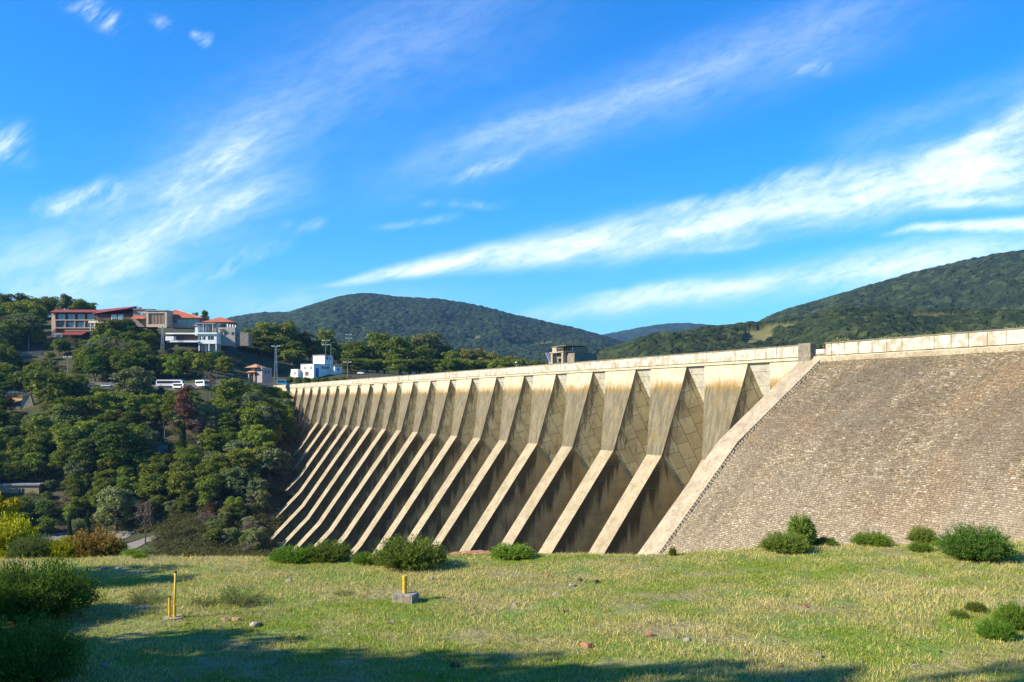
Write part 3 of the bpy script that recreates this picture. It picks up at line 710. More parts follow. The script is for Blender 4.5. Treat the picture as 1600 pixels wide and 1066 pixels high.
# ------------------------------------------------------------------ trees: the singled-out ones
PROT = [(78, 478, 142, 524), (142, 478, 236, 497), (228, 482, 264, 508), (262, 482, 372, 512), (300, 500, 386, 530), (252, 516, 342, 545), (455, 550, 535, 592), (240, 590, 350, 607), (383, 566, 424, 594),
        (145, 596, 182, 605), (26, 614, 56, 642), (18, 546, 67, 563), (0, 756, 62, 773), (426, 596, 458, 605), (150, 834, 240, 848), (104, 556, 108, 582), (254, 668, 260, 702), (192, 845, 240, 866)]
T1 = [  # kind, base x, base y, height, width, label
    ('rust', 288, 690, 88, 66, 'rusty brown leaved tree standing out among the green trees below the buses'),
    ('rust', 190, 678, 36, 44, 'low dark reddish brown tree beside the pale bare ledge'),
    ('yellow', 433, 702, 40, 24, 'yellow autumn tree at the wood edge nearest the dam'),
    ('yellow', 396, 742, 44, 40, 'yellow green tree high on the right side of the wood'),
    ('light', 182, 832, 76, 80, 'airy light green tree beside the valley path'),
    ('bare', 227, 852, 72, 36, 'thin pinkish brown tree leaning over the pale path'),
    ('light', 410, 800, 36, 30, 'small bright green tree near the foot of the leftmost buttresses'),
    ('olive', 236, 712, 44, 28, 'silvery pointed shrub tree beside the grey pole'),
    ('cypress', 137, 858, 62, 11, 'narrow dark cypress, the taller of the two by the path'),
    ('cypress', 109, 852, 46, 9, 'narrow dark cypress, the shorter of the two by the path'),
    ('cypress', 286, 722, 62, 14, 'dark slender cypress under the rusty brown tree'),
    ('pine', 178, 742, 80, 84, 'bright yellow green pine in the middle of the wooded slope'),
    ('pine', 134, 752, 66, 60, 'smaller yellow green pine left of the bright pine'),
    ('oak', 78, 638, 62, 96, 'large round dark oak beside the stepped wall'),
    ('oak', 128, 668, 52, 92, 'wide domed oak just right of the stepped wall foot'),
    ('light', 212, 640, 68, 74, 'pale green tree with a forked trunk below the parked bus'),
    ('oak', 360, 640, 50, 60, 'rounded mid green oak above the grey green trees near the dam'),
    ('olive', 415, 690, 60, 60, 'grey green tree leaning towards the left end of the dam'),
    ('olive', 395, 655, 46, 44, 'small grey green tree close under the crest road'),
    ('bare', 330, 622, 44, 28, 'bushy brown dry tree in front of the white bus'),
    ('oak', 10, 590, 54, 44, 'round dark green tree at the left edge by the stone wall'),
    ('olive', 352, 552, 24, 20, 'grey green tree beside the white terrace house'),
    ('yellow', 292, 540, 14, 18, 'yellow green shrub tree below the white terrace')]
used = []
for kd, bx, by, hp, wp, lb in T1:
    tree_px(kd, bx, by, hp, wp, lb); used.append((bx, by, wp))
# behind the hotel on the ridge
for i, (bx, by, hp, wp, kd) in enumerate([(-20, 500, 42, 60, 'oak'), (8, 500, 42, 46, 'oak'), (38, 502, 44, 48, 'oak'), (62, 500, 36, 40, 'oak'), (80, 500, 38, 44, 'oak'), (103, 500, 44, 30, 'light'), (122, 500, 34, 42, 'oak'), (140, 500, 28, 34, 'oak'), (20, 520, 50, 60, 'oak'), (58, 520, 46, 50, 'oak')]):
    if kd == 'light': tree_px(kd, bx, by, hp, wp, 'tall brownish tree rising above the hotel roof from the dark ridge trees', Y=590)
    else: tree_px(kd, bx, by, hp, wp, 'dark green oak on the ridge behind the left end of the hotel', 'ridge trees behind the hotel', Y=590 + 10 * (i % 3))
for bx, hp, wp in [(306, 18, 16), (320, 22, 20)]:
    tree_px('oak', bx, 505, hp, wp, 'dark tree between the two red pyramid roofs', 'trees between the red roofs', Y=560)
# the line of big trees beyond the crest
BT = [(392, 545, 30, 40, 'oak', 560), (420, 572, 64, 46, 'oak', 575), (446, 572, 66, 44, 'oak', 580), (470, 570, 50, 40, 'oak', 585), (432, 578, 50, 40, 'oak', 560), (408, 575, 46, 40, 'oak', 555), (460, 575, 40, 36, 'oak', 560), (508, 572, 54, 38, 'oak', 590), (532, 578, 40, 40, 'oak', 600), (484, 575, 38, 34, 'oak', 600),
      (560, 585, 50, 44, 'oak', 570), (590, 588, 66, 52, 'oak', 575), (625, 588, 60, 50, 'oak', 560), (552, 585, 36, 34, 'oak', 560), (640, 588, 50, 40, 'oak', 590), (668, 590, 66, 62, 'light', 590), (655, 590, 46, 44, 'oak', 560), (692, 590, 54, 40, 'light', 600),
      (706, 590, 40, 36, 'oak', 580), (735, 592, 46, 50, 'autumn', 590), (760, 592, 42, 44, 'autumn', 600), (790, 592, 36, 40, 'oak', 600), (815, 594, 36, 40, 'autumn', 600), (840, 594, 30, 36, 'oak', 600), (775, 592, 30, 36, 'oak', 570), (720, 592, 30, 36, 'oak', 570), (515, 590, 26, 22, 'bare', 560)]
BT += [(385 + 24 * i, 574 + i * 1.4, 30, 40, 'oak', 548 + 5 * (i % 3)) for i in range(4)] + [(548 + 26 * i, 590, 28, 40, 'oak', 545 + 6 * (i % 3)) for i in range(11)]
for i, (bx, by, hp, wp, kd, Yd) in enumerate(BT):
    pl_ = 'left of the control building' if bx < 470 else ('behind the control building' if bx < 545 else ('just right of the control building' if bx < 640 else 'above the middle of the crest'))
    lb = {'autumn': 'yellowish olive tree turning brown in the line beyond the dam crest', 'oak': 'dark green tree in the line of big trees beyond the dam crest', 'light': 'pale olive tree in the line of big trees beyond the dam crest', 'bare': 'pinkish brown bush right behind the white control building'}[kd]
    if kd in ('oak', 'light'): lb = lb.split(' in the line')[0] + ' beyond the crest, ' + pl_
    tree_px(kd, bx, by, hp * 1.08, wp * 1.25, lb, None if kd == 'bare' else {'oak': 'dark trees beyond the crest', 'light': 'pale trees beyond the crest', 'autumn': 'browning trees beyond the crest'}[kd] + ('' if kd == 'autumn' else ' ' + pl_), Y=Yd)
for i in range(7):
    tree_px('oak', 452 + 14 * i, 599, 10, 17, 'low dark hedge bush in front of the white control building', 'hedge bushes before the control building', Y=503, name='bush', cat='bush')
# small olive trees just over the right part of the crest
for i in range(30):
    bx = 1300 + i * 15 + random.uniform(-5, 5); Yd = random.uniform(300, 380)
    top = 528 - (bx - 1300) * .062 + random.uniform(-4, 5)
    loc = P(bx, 560, Yd); loc.z = 10; h_ = (625 - top) / F * Yd - 10
    tree('light' if i % 3 else 'olive', loc, h_, h_ * 1.1, 'pale olive tree showing just above the parapet over the stone slope', 'trees above the right parapet')
for i in range(9):
    bx = 850 + i * 50 + random.uniform(-15, 15)
    if 855 < bx < 935: continue
    Yd = 380; loc = P(bx, 560, Yd); loc.z = 9; top = 572 - (bx - 850) * .068; h_ = (625 - top) / F * Yd - 9
    tree('light' if i % 2 else 'oak', loc, h_, h_ * 1.2, 'low bushy tree showing just above the parapet right of the intake tower', 'low trees above the middle parapet')
# ------------------------------------------------------------------ trees: the wood on the slope
def blocked(bx, by, hp, wp):
    for x0, y0, x1, y1 in PROT:
        if by > y0 + 4 and bx + wp * .5 > x0 and bx - wp * .5 < x1 and by - hp < y1 - 1: return True
    return False
rows = []
y_ = 500.
while y_ < 845:
    sp = 17 + (y_ - 500) * .022
    x_ = -60 + random.uniform(0, 20)
    while x_ < 445:
        rows.append((x_ + random.uniform(-7, 7), y_ + random.uniform(-5, 5))); x_ += sp * 1.75
    y_ += sp * .72
rows += [(random.uniform(-30, 378), random.uniform(498, 602)) for _ in range(340)]
rows += [(random.uniform(145, 236), random.uniform(516, 560)) for _ in range(50)]
rows += [(random.uniform(380, 446), random.uniform(612, 700)) for _ in range(22)]
for i in range(34):
    bx = random.uniform(235, 402); by = random.uniform(800, 870)
    if bx < 300 and by > 832: continue
    kd = random.choice(['oak', 'bare', 'oak', 'rust', 'light']); hp = random.uniform(16, 30)
    tree_px(kd, bx, by, hp, hp * 1.2, {'oak': 'small dark green bush', 'bare': 'small bare brown bush', 'rust': 'small reddish brown bush', 'light': 'small pale green bush'}[kd] + ' in the scrub at the foot of the wood', 'bushes in the scrub at the foot of the wood', name='bush', cat='bush')
cnt = 0
for bx, by in rows:
    lim = 380 if by < 600 else (446 if by < 700 else (428 if by < 800 else 385))
    if bx > lim: continue
    if by > 790 and bx > 235 and by > 815: continue
    if by > 826 and random.random() < .35: continue
    if 355 < bx < 450 and by < 604: continue
    if by < 522 and (bx < 130 or bx > 235) and bx > 60: continue
    if any(abs(bx - a) < w_ * .26 and abs(by - b) < 7 for a, b, w_ in used): continue
    used.append((bx, by, 22))
    hp = random.uniform(32, 56) * (.85 + (by - 500) * .0007); wp = hp * random.uniform(.95, 1.4)
    if by > 800: hp *= .6; wp *= .65
    if blocked(bx, by, hp, wp):
        hp *= .55; wp *= .6
        if blocked(bx, by, hp, wp):
            hp *= .5; wp *= .6
            if blocked(bx, by, hp, wp): continue
    q = random.random(); kd = 'oak' if q < .70 else ('olive' if q < .80 else ('pine' if q < .90 else ('light' if q < .97 else 'bare')))
    zone = ('high on the slope', 'upper slope') if by < 560 else (('just above the road', 'strip above the road') if by < 604 else (('just below the road', 'strip below the road') if by < 660 else (('halfway down the slope', 'middle slope') if by < 725 else ('low on the slope', 'lower slope'))))
    ds = {'oak': 'dark green oak', 'olive': 'grey green tree', 'pine': 'yellow green pine', 'light': 'pale green loose tree', 'bare': 'brownish bare tree'}[kd]
    side = ('by the left edge', 'under the left end of the hotel', 'under the hotel wing', 'under the red roofed houses', 'under the rough stone house', 'right next to the dam')[sum(bx > q_ for q_ in (62, 145, 225, 300, 368))]
    if tree_px(kd, bx, by, hp, wp, ds + ' ' + zone[0] + ' ' + side, ds + 's on the ' + zone[1] + ' ' + side): cnt += 1
print('slope trees', cnt)
# tangled undergrowth on the slope: nobody could count it
ug_V = []; ug_F = []; ug_t = []; off = 0
for i in range(2300):
    bx = random.uniform(-40, 462); by = random.uniform(515, 872)
    if i > 1500: bx = random.uniform(200, 415); by = random.uniform(790, 878)
    if any(x0 - 3 < bx < x1 + 3 and y0 < by < y1 + 3 for x0, y0, x1, y1 in PROT): continue
    if by < 560 and bx > 345: continue
    p = hit(bx, by, 34)
    if p is None: continue
    if bx > 405 and by > 640 and (p.x - 105) * -UY + p.y * UX < 34: 
        pass
    rr = random.uniform(.8, 2.4)
    V, Fq, tn = leafquads(np.array([[p.x, p.y, p.z + rr * .3]]), np.array([[rr * 1.3, rr * 1.3, rr * .8]]), 110, .22, rng, shell=(.4, 1.1), hemi=0)
    ug_V.append(V); ug_F.append(Fq + off); ug_t.append(np.clip(tn * .5 + .5 * random.random(), 0, 1)); off += len(V)
MU = leaf_mat('undergrowth_leaves', (.03, .045, .012), (.11, .105, .035), (.12, .065, .04))
o = link('undergrowth', meshnp('undergrowth', np.concatenate(ug_V), np.concatenate(ug_F), MU, attrs={'tint': np.concatenate(ug_t)}))
tag(o, 'tangled brown and green undergrowth covering the slope between the trees', 'undergrowth', kind='stuff')

# ------------------------------------------------------------------ near vegetation beyond the field edge
def at_depth(bx, Yd, dz=0):
    x = (bx - 800) / F * Yd; return Vector((x, Yd, hz(x, Yd) + dz))
def near_tree(kd, bx, Yd, top, wp, label, **kw):
    l = at_depth(bx, Yd); h_ = (625 - top) / F * Yd - l.z; return tree(kd, l, h_, wp * Yd / F, label, **kw)
tree_px('light', 402, 862, 40, 42, 'leafy green bush on the grass left of the leftmost buttress foot', name='bush', cat='bush')

# ------------------------------------------------------------------ foreground shrubs
def shrub_mesh(seed, stems=260, leaves=34, spread=1., droop=.0, leaf=(.055, .011), upb=.6):
    """unit shrub: ~1 m high, ~2 m wide, thin twigs with small narrow leaves"""
    r = np.random.default_rng(seed)
    th = r.random(stems) * 6.283; el = np.arccos(1 - (1 - .12) * r.random(stems) ** .85 * 1.0)
    L = (.75 + .4 * r.random(stems)); dirv = np.stack([np.sin(el) * np.cos(th) * spread, np.sin(el) * np.sin(th) * spread, np.cos(el) * .95 + .12], -1) * L[:, None]
    tt = .25 + .8 * r.random((stems, leaves)) ** .75
    p = dirv[:, None] * tt[..., None]; p[..., 2] += .06 * np.sin(tt * 3) - droop * tt ** 3
    base = np.stack([np.cos(th) * .18, np.sin(th) * .18, th * 0], -1); p = p + base[:, None] + r.normal(0, .035, p.shape)
    p = p.reshape(-1, 3); m_ = len(p); dd = np.repeat(dirv / np.linalg.norm(dirv, axis=1, keepdims=True), leaves, 0)
    a = dd * upb + r.normal(0, .45, (m_, 3)); a[:, 2] += .35; a /= np.linalg.norm(a, axis=1, keepdims=True)
    b = np.cross(a, r.normal(0, 1, (m_, 3))); b /= np.linalg.norm(b, axis=1, keepdims=True)
    ls = leaf[0] * (.6 + .8 * r.random(m_))[:, None]; lw = leaf[1] * (.7 + .6 * r.random(m_))[:, None]
    V = np.stack([p, p + a * ls * .5 - b * lw, p + a * ls, p + a * ls * .5 + b * lw], 1).reshape(-1, 3)
    V[:, 2] = np.maximum(V[:, 2], 0.0)
    tn = np.clip(np.repeat(r.random(stems), leaves) * .5 + .5 * r.random(m_), 0, 1)
    fo = (V, np.arange(m_ * 4).reshape(-1, 4), tn)
    mb = MB()
    for i in range(0, stems, 3):
        d_ = Vector(dirv[i]); b_ = Vector(base[i]); mb.tube([b_ * .3 + Vector((0, 0, -.05)), b_ + d_ * .5, b_ + d_ * .98], [.012, .007, .003], 4, cap=False)
    me = bpy.data.meshes.new('twigs'); me.from_pydata(mb.v, [], mb.f); me.materials.append(M_bark)
    return me, fo
def inst_shrub(name, fo_mesh, tw, loc, sx, sz, label, group=None):
    e = empty(name, loc, random.uniform(0, 6.28), label, 'bush', group); e.scale = (sx, sx, sz)
    link('foliage', fo_mesh, e); link('twigs', tw, e); return e
def shrub_set(seed, matkey, **kw):
    tw, (V, Fq, tn) = shrub_mesh(seed, **kw); return meshnp('foliage', V, Fq, ML[matkey] if isinstance(matkey, str) else matkey, attrs={'tint': tn}), tw
M_bl = leaf_mat('blue_green_shrub_leaves', (.04, .09, .016), (.13, .22, .035), (.22, .3, .07), ov=.2)
M_grn = leaf_mat('fresh_green_shrub_leaves', (.06, .14, .012), (.19, .30, .03), (.32, .38, .10), ov=.3)
SA = shrub_set(1, M_bl, stems=700, leaves=60, leaf=(.06, .012))
SB = shrub_set(2, M_grn, stems=420, leaves=60, leaf=(.07, .014))
SB2 = shrub_set(5, 'shrub', stems=520, leaves=55, leaf=(.075, .013))
SD = shrub_set(3, 'light', stems=150, leaves=40, leaf=(.06, .01))
SE = shrub_set(4, 'shrub', stems=380, leaves=60, leaf=(.085, .024), spread=.8)
BU = [  # proto, base px, base py, half width px, height px, label
    (SA, 54, 968, 76, 78, 'big dark green shrub at the left edge of the field'),
    (SA, 26, 1068, 86, 84, 'big shaded shrub in the lower left corner'),
    (SB, 457, 878, 30, 22, 'low bright green bush under the leftmost buttress foot'),
    (SB2, 512, 876, 34, 26, 'green bush just left of the buttress foot that reaches the field'),
    (SB, 572, 881, 20, 16, 'small low bush between the two large green bushes'),
    (SB2, 640, 886, 50, 40, 'large feathery green bush in front of the buttress feet'),
    (SB, 800, 872, 30, 20, 'low green bush at the foot of a buttress, centre'),
    (SE, 1252, 852, 22, 42, 'upright yellow green bush before the stone slope'),
    (SB2, 1226, 862, 34, 26, 'dull low bush touching the upright yellow green bush'),
    (SB, 1288, 850, 18, 12, 'small low green tuft bush right of the upright bush'),
    (SB, 1362, 846, 27, 20, 'flat green bush in the middle before the stone slope'),
    (SB2, 1441, 843, 19, 24, 'rounded olive bush beside the small black box'),
    (SB, 1438, 862, 16, 14, 'small bush in the grass below the rounded olive bush'),
    (SB, 1466, 853, 10, 9, 'tiny bush in front of the small black box'),
    (SA, 1524, 874, 46, 46, 'large dark green bush before the stone slope at right'),
    (SB, 1590, 982, 30, 36, 'bright green bush cut by the right edge'),
    (SB, 1556, 998, 25, 27, 'green bush with thin stalks near the right edge'),
    (SB2, 1524, 955, 14, 14, 'small brownish bush left of the bush at the right edge'),
    (SB2, 1498, 965, 12, 12, 'small green bush lowest left of the right hand bushes'),
    (SD, 376, 944, 34, 32, 'sparse dry grey green shrub right of the yellow pipes'),
    (SD, 228, 940, 28, 20, 'thin dry shrub left of the yellow pipes'),
    (SD, 318, 946, 22, 14, 'wispy low shrub between the pipes and the dry shrub'),
    (SD, 536, 930, 16, 10, 'dark small tuft shrub left of the concrete block'),
    (SB, 219, 872, 10, 8, 'small leafy plant on the far edge of the field'),
    (SE, 1051, 868, 6, 12, 'tiny dark plant at the foot of the slanting end wall')]
for (sh, bx, by, hwp, hp, lb) in BU:
    p = hit(bx, by)
    if p is None or p.y > 40: p = at_depth(bx, float(edgeY(np.array([(bx - 800) / F * 26]))[0]) + .2)
    k = p.y / F; inst_shrub('shrub', sh[0], sh[1], p + Vector((0, 0, -.03)), hwp * k / 1.05, hp * k / .98, lb)

SY = shrub_set(6, 'yellow', stems=620, leaves=70, leaf=(.05, .026)); SO = shrub_set(7, 'orange', stems=460, leaves=60, leaf=(.06, .030)); SP = shrub_set(8, 'light', stems=420, leaves=55, leaf=(.07, .014))
l = at_depth(-2, 33.5, -.5); tree('yellow', l, (625 - 764) / F * 33.5 - l.z, 112 * 33.5 / F, 'glowing yellow green rounded tree cut by the left edge behind the field')
for sh, px, Yd, top, wp, nm, lb in [(SP, 50, 29.5, 842, 62, 'shrub', 'small pale green bush right beside the glowing yellow tree'),
        (SY, 106, 29.8, 846, 58, 'shrub', 'yellow bush at the field edge, left of the orange bush'), (SO, 148, 30.2, 838, 80, 'shrub', 'orange and russet bush at the far edge of the field'), (SB, 205, 28.5, 860, 32, 'shrub', 'small green bush right of the orange bush at the field edge'),
        (SY, 12, 31, 818, 80, 'shrub', 'lower yellow green bush in front of the glowing rounded tree')]:
    l = at_depth(px, Yd); hh_ = (625 - top) / F * Yd - l.z; inst_shrub(nm, sh[0], sh[1], l, wp * Yd / F / 2.1, hh_ / .98, lb)
# ------------------------------------------------------------------ grass
N = 800000
gxx = rng.uniform(-21, 21, N); gyy = rng.uniform(10.5, 29.5, N); ok = (np.abs(gxx) < gyy * .68 + 3) & (gyy < edgeY(gxx) + .8); gxx = gxx[ok]; gyy = gyy[ok]; N = len(gxx)
gz = H(gxx, gyy)
big = fbm(gxx * .32, gyy * .55, 40); mid = fbm(gxx * 1.3, gyy * 1.8, 44); dry = sstep(.37, .60, big * .65 + mid * .35 + .05 * rng.normal(size=N))
dry = np.where(rng.random(N) < .08, 1 - dry, dry)
bald = fbm(gxx * 1.1 + 40, gyy * 1.9, 50, 3) > .63; keep = ~bald | (rng.random(N) < .2)
gxx, gyy, gz, dry, mid = (a[keep] for a in (gxx, gyy, gz, dry, mid)); N = len(gxx)
tuft = vnoise(gxx * 4.5, gyy * 4.5, 71)
hgt = (.022 + .045 * rng.random(N) ** 1.4) * (.6 + .8 * tuft) * (1 + .9 * dry * (rng.random(N) < .35)); wdt = .004 + .006 * rng.random(N)
an = rng.random(N) * 6.283; ln = rng.normal(0, .5, (N, 2)) * hgt[:, None]
p0 = np.stack([gxx - np.cos(an) * wdt, gyy - np.sin(an) * wdt, gz - .01], -1); p1 = np.stack([gxx + np.cos(an) * wdt, gyy + np.sin(an) * wdt, gz - .01], -1)
p2 = np.stack([gxx + ln[:, 0], gyy + ln[:, 1], gz + hgt], -1)
V = np.stack([p0, p1, p2], 1).reshape(-1, 3)
def grass_m():
    m_ = bpy.data.materials.new('grass_blades'); m_.use_nodes = True; t = NT(m_.node_tree); t.n.remove(t.n['Principled BSDF']); out = t.n['Material Output']
    tn = t.attr('tint'); rd = t.attr('rnd')
    gr = t.mix(rd, (.15, .225, .015), (.38, .43, .045)); dr = t.mix(rd, (.42, .36, .10), (.74, .63, .27))
    c = t.mix(tn, gr, dr); c = t.mix(t.ramp(t.m('FRACT', t.m('MULTIPLY', rd, 11.3)), .9, .97, 0, .8), c, (.12, .07, .04))
    d1 = t.node('ShaderNodeBsdfDiffuse'); d2 = t.node('ShaderNodeBsdfTranslucent'); mx = t.node('ShaderNodeMixShader'); mx.inputs[0].default_value = .3
    t.put(d1.inputs[0], c); t.put(d2.inputs[0], c); t.l.new(d1.outputs[0], mx.inputs[1]); t.l.new(d2.outputs[0], mx.inputs[2]); t.l.new(mx.outputs[0], out.inputs[0]); return m_
o = link('grass', meshnp('grass', V, np.arange(N * 3).reshape(-1, 3), grass_m(), attrs={'tint': dry, 'rnd': rng.random(N)}))
tag(o, 'short green and straw coloured grass covering the field in front of the dam', 'grass', kind='stuff')

# ------------------------------------------------------------------ stones in the grass
def rock_m(c1, c2):
    def b(t):
        o = t.coord(); n = t.noise(o, 4, 6, .7); return t.mix(t.ramp(n, .35, .65), c1, c2), t.bump(n, .8, .05)
    return mat('field_stone', rough=.9, build=b)
MR = {'pale': rock_m((.30, .27, .21), (.46, .42, .35)), 'ochre': rock_m((.32, .2, .09), (.5, .36, .2)), 'dark': rock_m((.05, .04, .03), (.14, .1, .07)), 'red': rock_m((.3, .12, .06), (.42, .22, .13)), 'grey': rock_m((.22, .2, .17), (.4, .37, .32))}
def rock_mesh(seed, m_):
    r = random.Random(seed); bm = bmesh.new(); bmesh.ops.create_icosphere(bm, subdivisions=2, radius=1)
    planes = [(Vector((r.gauss(0, 1), r.gauss(0, 1), r.gauss(0, 1))).normalized(), r.uniform(.5, .85)) for _ in range(9)]
    for v in bm.verts:
        for n_, d_ in planes:
            q = v.co.dot(n_) - d_
            if q > 0: v.co -= n_ * q
        v.co += Vector((r.gauss(0, .03), r.gauss(0, .03), r.gauss(0, .03)))
    me = bpy.data.meshes.new('stone'); bm.to_mesh(me); bm.free(); me.materials.append(m_); return me
RM = {k: [rock_mesh(i * 7 + len(k), m_) for i in range(3)] for k, m_ in MR.items()}
RK = [('ochre', 437, 899, 5, 4, 'small tan stone left of centre near the far edge of the grass'), ('grey', 452, 910, 8, 5, 'flat brown stone beside the small tan stone'),
      ('ochre', 352, 971, 8, 7, 'orange brown rock, left one of the pair right of the yellow pipes'), ('ochre', 369, 971, 9, 7, 'orange brown rock, right one of the pair right of the yellow pipes'),
      ('pale', 397, 980, 12, 8, 'pale flat rock with a dark side below the sparse dry shrub'), ('dark', 406, 978, 7, 6, 'dark rock leaning against the pale flat rock'),
      ('ochre', 617, 938, 7, 5, 'tan rock propped against the concrete block'), ('dark', 624, 896, 7, 6, 'dark stump like stone behind the concrete block'),
      ('pale', 661, 890, 5, 4, 'white stone under the large feathery bush'), ('pale', 675, 905, 6, 5, 'white stone right of the concrete block'), ('ochre', 742, 891, 4, 3, 'small yellowish stone near the far edge, centre'),
      ('dark', 711, 1042, 9, 8, 'dark clod with a pale top at the edge of the lower shadow'), ('ochre', 689, 1028, 6, 4, 'tan flat stone just above the lower shadow'), ('grey', 613, 972, 6, 4, 'pale grey flat stone below the concrete block'),
      ('red', 855, 901, 6, 5, 'reddish brown stone on the bright green patch'), ('dark', 907, 909, 6, 5, 'dark clod left of another dark clod, centre right'), ('dark', 931, 912, 8, 6, 'dark clod right of centre beside loose soil'),
      ('grey', 895, 917, 10, 4, 'flat grey stone half sunk in the grass right of centre'), ('pale', 868, 932, 6, 4, 'pale stone in the grass below the flat grey stone'), ('grey', 805, 947, 8, 4, 'grey stone on the dry patch right of the block'),
      ('dark', 883, 957, 7, 4, 'dark flat stone beside a pale streak in the grass'), ('pale', 1074, 1002, 9, 5, 'whitish rag like stone in the dry grass, right of centre'), ('pale', 1102, 1003, 5, 4, 'rounded pale stone beside the whitish one'),
      ('red', 1015, 994, 9, 6, 'red brown clod in the dry grass'), ('red', 916, 1012, 13, 7, 'broad red brown earth clod left of the red brown clod'), ('red', 1258, 950, 5, 5, 'small round terracotta coloured stone'),
      ('pale', 1281, 1028, 7, 5, 'bright white stone near the bottom right'), ('ochre', 1455, 881, 4, 4, 'yellowish stone before the large dark bush'), ('pale', 1505, 884, 3, 3, 'small white pebble before the large dark bush'),
      ('pale', 1453, 980, 4, 3, 'small white pebble in the open grass left of the right hand bushes'), ('pale', 1405, 958, 3, 3, 'pale pebble in the middle of the right hand grass'), ('ochre', 1286, 938, 4, 3, 'tan pebble above the terracotta stone'),
      ('pale', 176, 925, 5, 3, 'pale flat stone in the sunlit grass left of the pipes'), ('pale', 228, 952, 11, 4, 'pale stones in bare soil left of the pipes'), ('dark', 294, 908, 8, 6, 'dark rock behind the tall yellow pipe'),
      ('pale', 5, 970, 6, 4, 'white stone between the two big left shrubs'), ('grey', 165, 1044, 7, 6, 'dim grey stone in the lower left shade'), ('pale', 182, 889, 14, 3, 'flat pale stones in the far patch of shade'),
      ('grey', 160, 891, 9, 4, 'grey broken stone in the far patch of shade'), ('pale', 1130, 982, 4, 3, 'small pale pebble above the rounded pale stone'), ('pale', 1071, 1020, 5, 4, 'small chalky stone below the whitish one'),
      ('grey', 1028, 864, 9, 6, 'grey boulder at the foot of the slanting end wall')]
for i, (k, bx, by, hw_, hp, lb) in enumerate(RK):
    p = hit(bx, by)
    if p is None: continue
    s_ = p.y / F; o = link('stone', RM[k][i % 3], None); o.location = p + Vector((0, 0, hp * s_ * .25)); o.scale = (hw_ * s_ * .95, hw_ * s_ * .8, hp * s_ * .8)
    o.rotation_euler = (random.uniform(-.2, .2), random.uniform(-.2, .2), random.uniform(0, 6.28)); tag(o, lb, 'stone')
for i in range(110):
    bx = random.uniform(150, 1590); by = 880 + 170 * random.random(); p = hit(bx, by)
    if p is None or p.y > 28: continue
    s_ = random.uniform(.012, .035); k = random.choice(['pale', 'pale', 'ochre', 'grey', 'dark']); o = link('pebble', RM[k][i % 3]); o.location = p + Vector((0, 0, .01)); o.scale = (s_ * 1.3, s_, s_ * .8)
    o.rotation_euler = (0, 0, random.uniform(0, 6.28)); tag(o, 'tiny loose pebble lying in the open grass of the field', 'pebble', 'tiny pebbles scattered in the grass')
# orange earth scar at the field edge
mb_V = []; nS = 40
xx = np.linspace(0, 1, nS)
sc_ = []
for j in range(5):
    for i in range(nS):
        bx = 693 + 110 * xx[i]; Yd = 26.2 + .35 * j; x = (bx - 800) / F * Yd
        sc_.append((x, Yd, hz(x, Yd) + .02 + .13 * math.sin(math.pi * j / 4) * math.sin(math.pi * xx[i]) ** .5 + .04 * random.random()))
def soil_m(t):
    o = t.coord(); n = t.noise(o, 6, 6, .7); return t.mix(t.ramp(n, .35, .65), (.30, .13, .05), (.48, .27, .13)), t.bump(n, .9, .05)
M_soil = mat('orange_earth', rough=.95, build=soil_m)
o = link('earth_bank', meshnp('earth_bank', np.array(sc_), grid_faces(5, nS), M_soil, smooth=True)); tag(o, 'low bank of bare orange earth at the edge of the field', 'earth bank', kind='stuff')

# ------------------------------------------------------------------ yellow standpipes
def yel(t):
    o = t.coord(); n = t.noise(o, 9, 5, .7); c = t.mix(t.ramp(n, .3, .7), (.50, .31, .02), (.62, .43, .05)); return t.mix(t.ramp(n, .62, .72, 0, .7), c, (.2, .1, .03))
M_yel = mat('chipped_yellow_paint', rough=.55, build=yel); M_rust = mat('rusty_cap', (.10, .06, .04), .8)
p = hit(272, 966); e = empty('standpipe', p, 0, 'tall yellow steel pipe with rusty cap and a shorter pipe at its side', 'pipe'); k = p.y / F
h_ = 70 * k; MB().tube([(0, 0, -.1), (.03, 0, h_)], .023, 12).build('pipe', M_yel, e, smooth=True)
MB().tube([(.02, -.02, -.05), (.021, -.02, 20 * k)], .033, 12).build('sleeve', M_yel, e, smooth=False)
MB().tube([(-.09, -.01, -.05), (-.088, -.01, 32 * k)], .027, 12).build('side_pipe', M_yel, e)
MB().tube([(.0302, 0, h_ + .001), (.031, 0, h_ + .04)], .027, 12).build('cap', M_rust, e); MB().tube([(-.088, -.01, 32 * k + .001), (-.088, -.01, 34 * k)], .029, 10).build('cap', M_rust, e)
mb = MB(); mb.tube([(0, 0, -.05), (0, 0, .02)], .2, 14); mb.build('concrete_collar', M_pale, e)
p = hit(633, 941); k = p.y / F
def blk(t):
    o = t.coord(); n = t.noise(o, 9, 6, .75); return t.mix(t.ramp(n, .4, .65), (.33, .29, .23), (.16, .14, .11)), t.bump(n, 1, .04)
M_block = mat('rough_concrete_block', rough=.95, build=blk)
mb = MB(); mb.box(-17 * k, -.17, -.1, 18 * k, .2, 13 * k); o = mb.build('concrete_block', M_block, bevel=.015); o.location = p; o.rotation_euler.z = R(-18)
tag(o, 'rough concrete block sunk in the grass carrying a short yellow pipe', 'block')
zb_ = p.z + 13 * k; e = empty('standpipe', (p.x - .01, p.y + .02, zb_ + .002), 0, 'short yellow pipe standing on the concrete block', 'pipe')
MB().tube([(0, 0, 0), (0, 0, 22 * k)], .052, 14).build('pipe', M_yel, e); MB().tube([(0, 0, 22 * k + .001), (0, 0, 27 * k)], .058, 14).build('cap', M_yel, e)
MB().tube([(-.065, 0, 23 * k), (-.055, 0, 23 * k)], .015, 6).build('lock', M_rust, e)
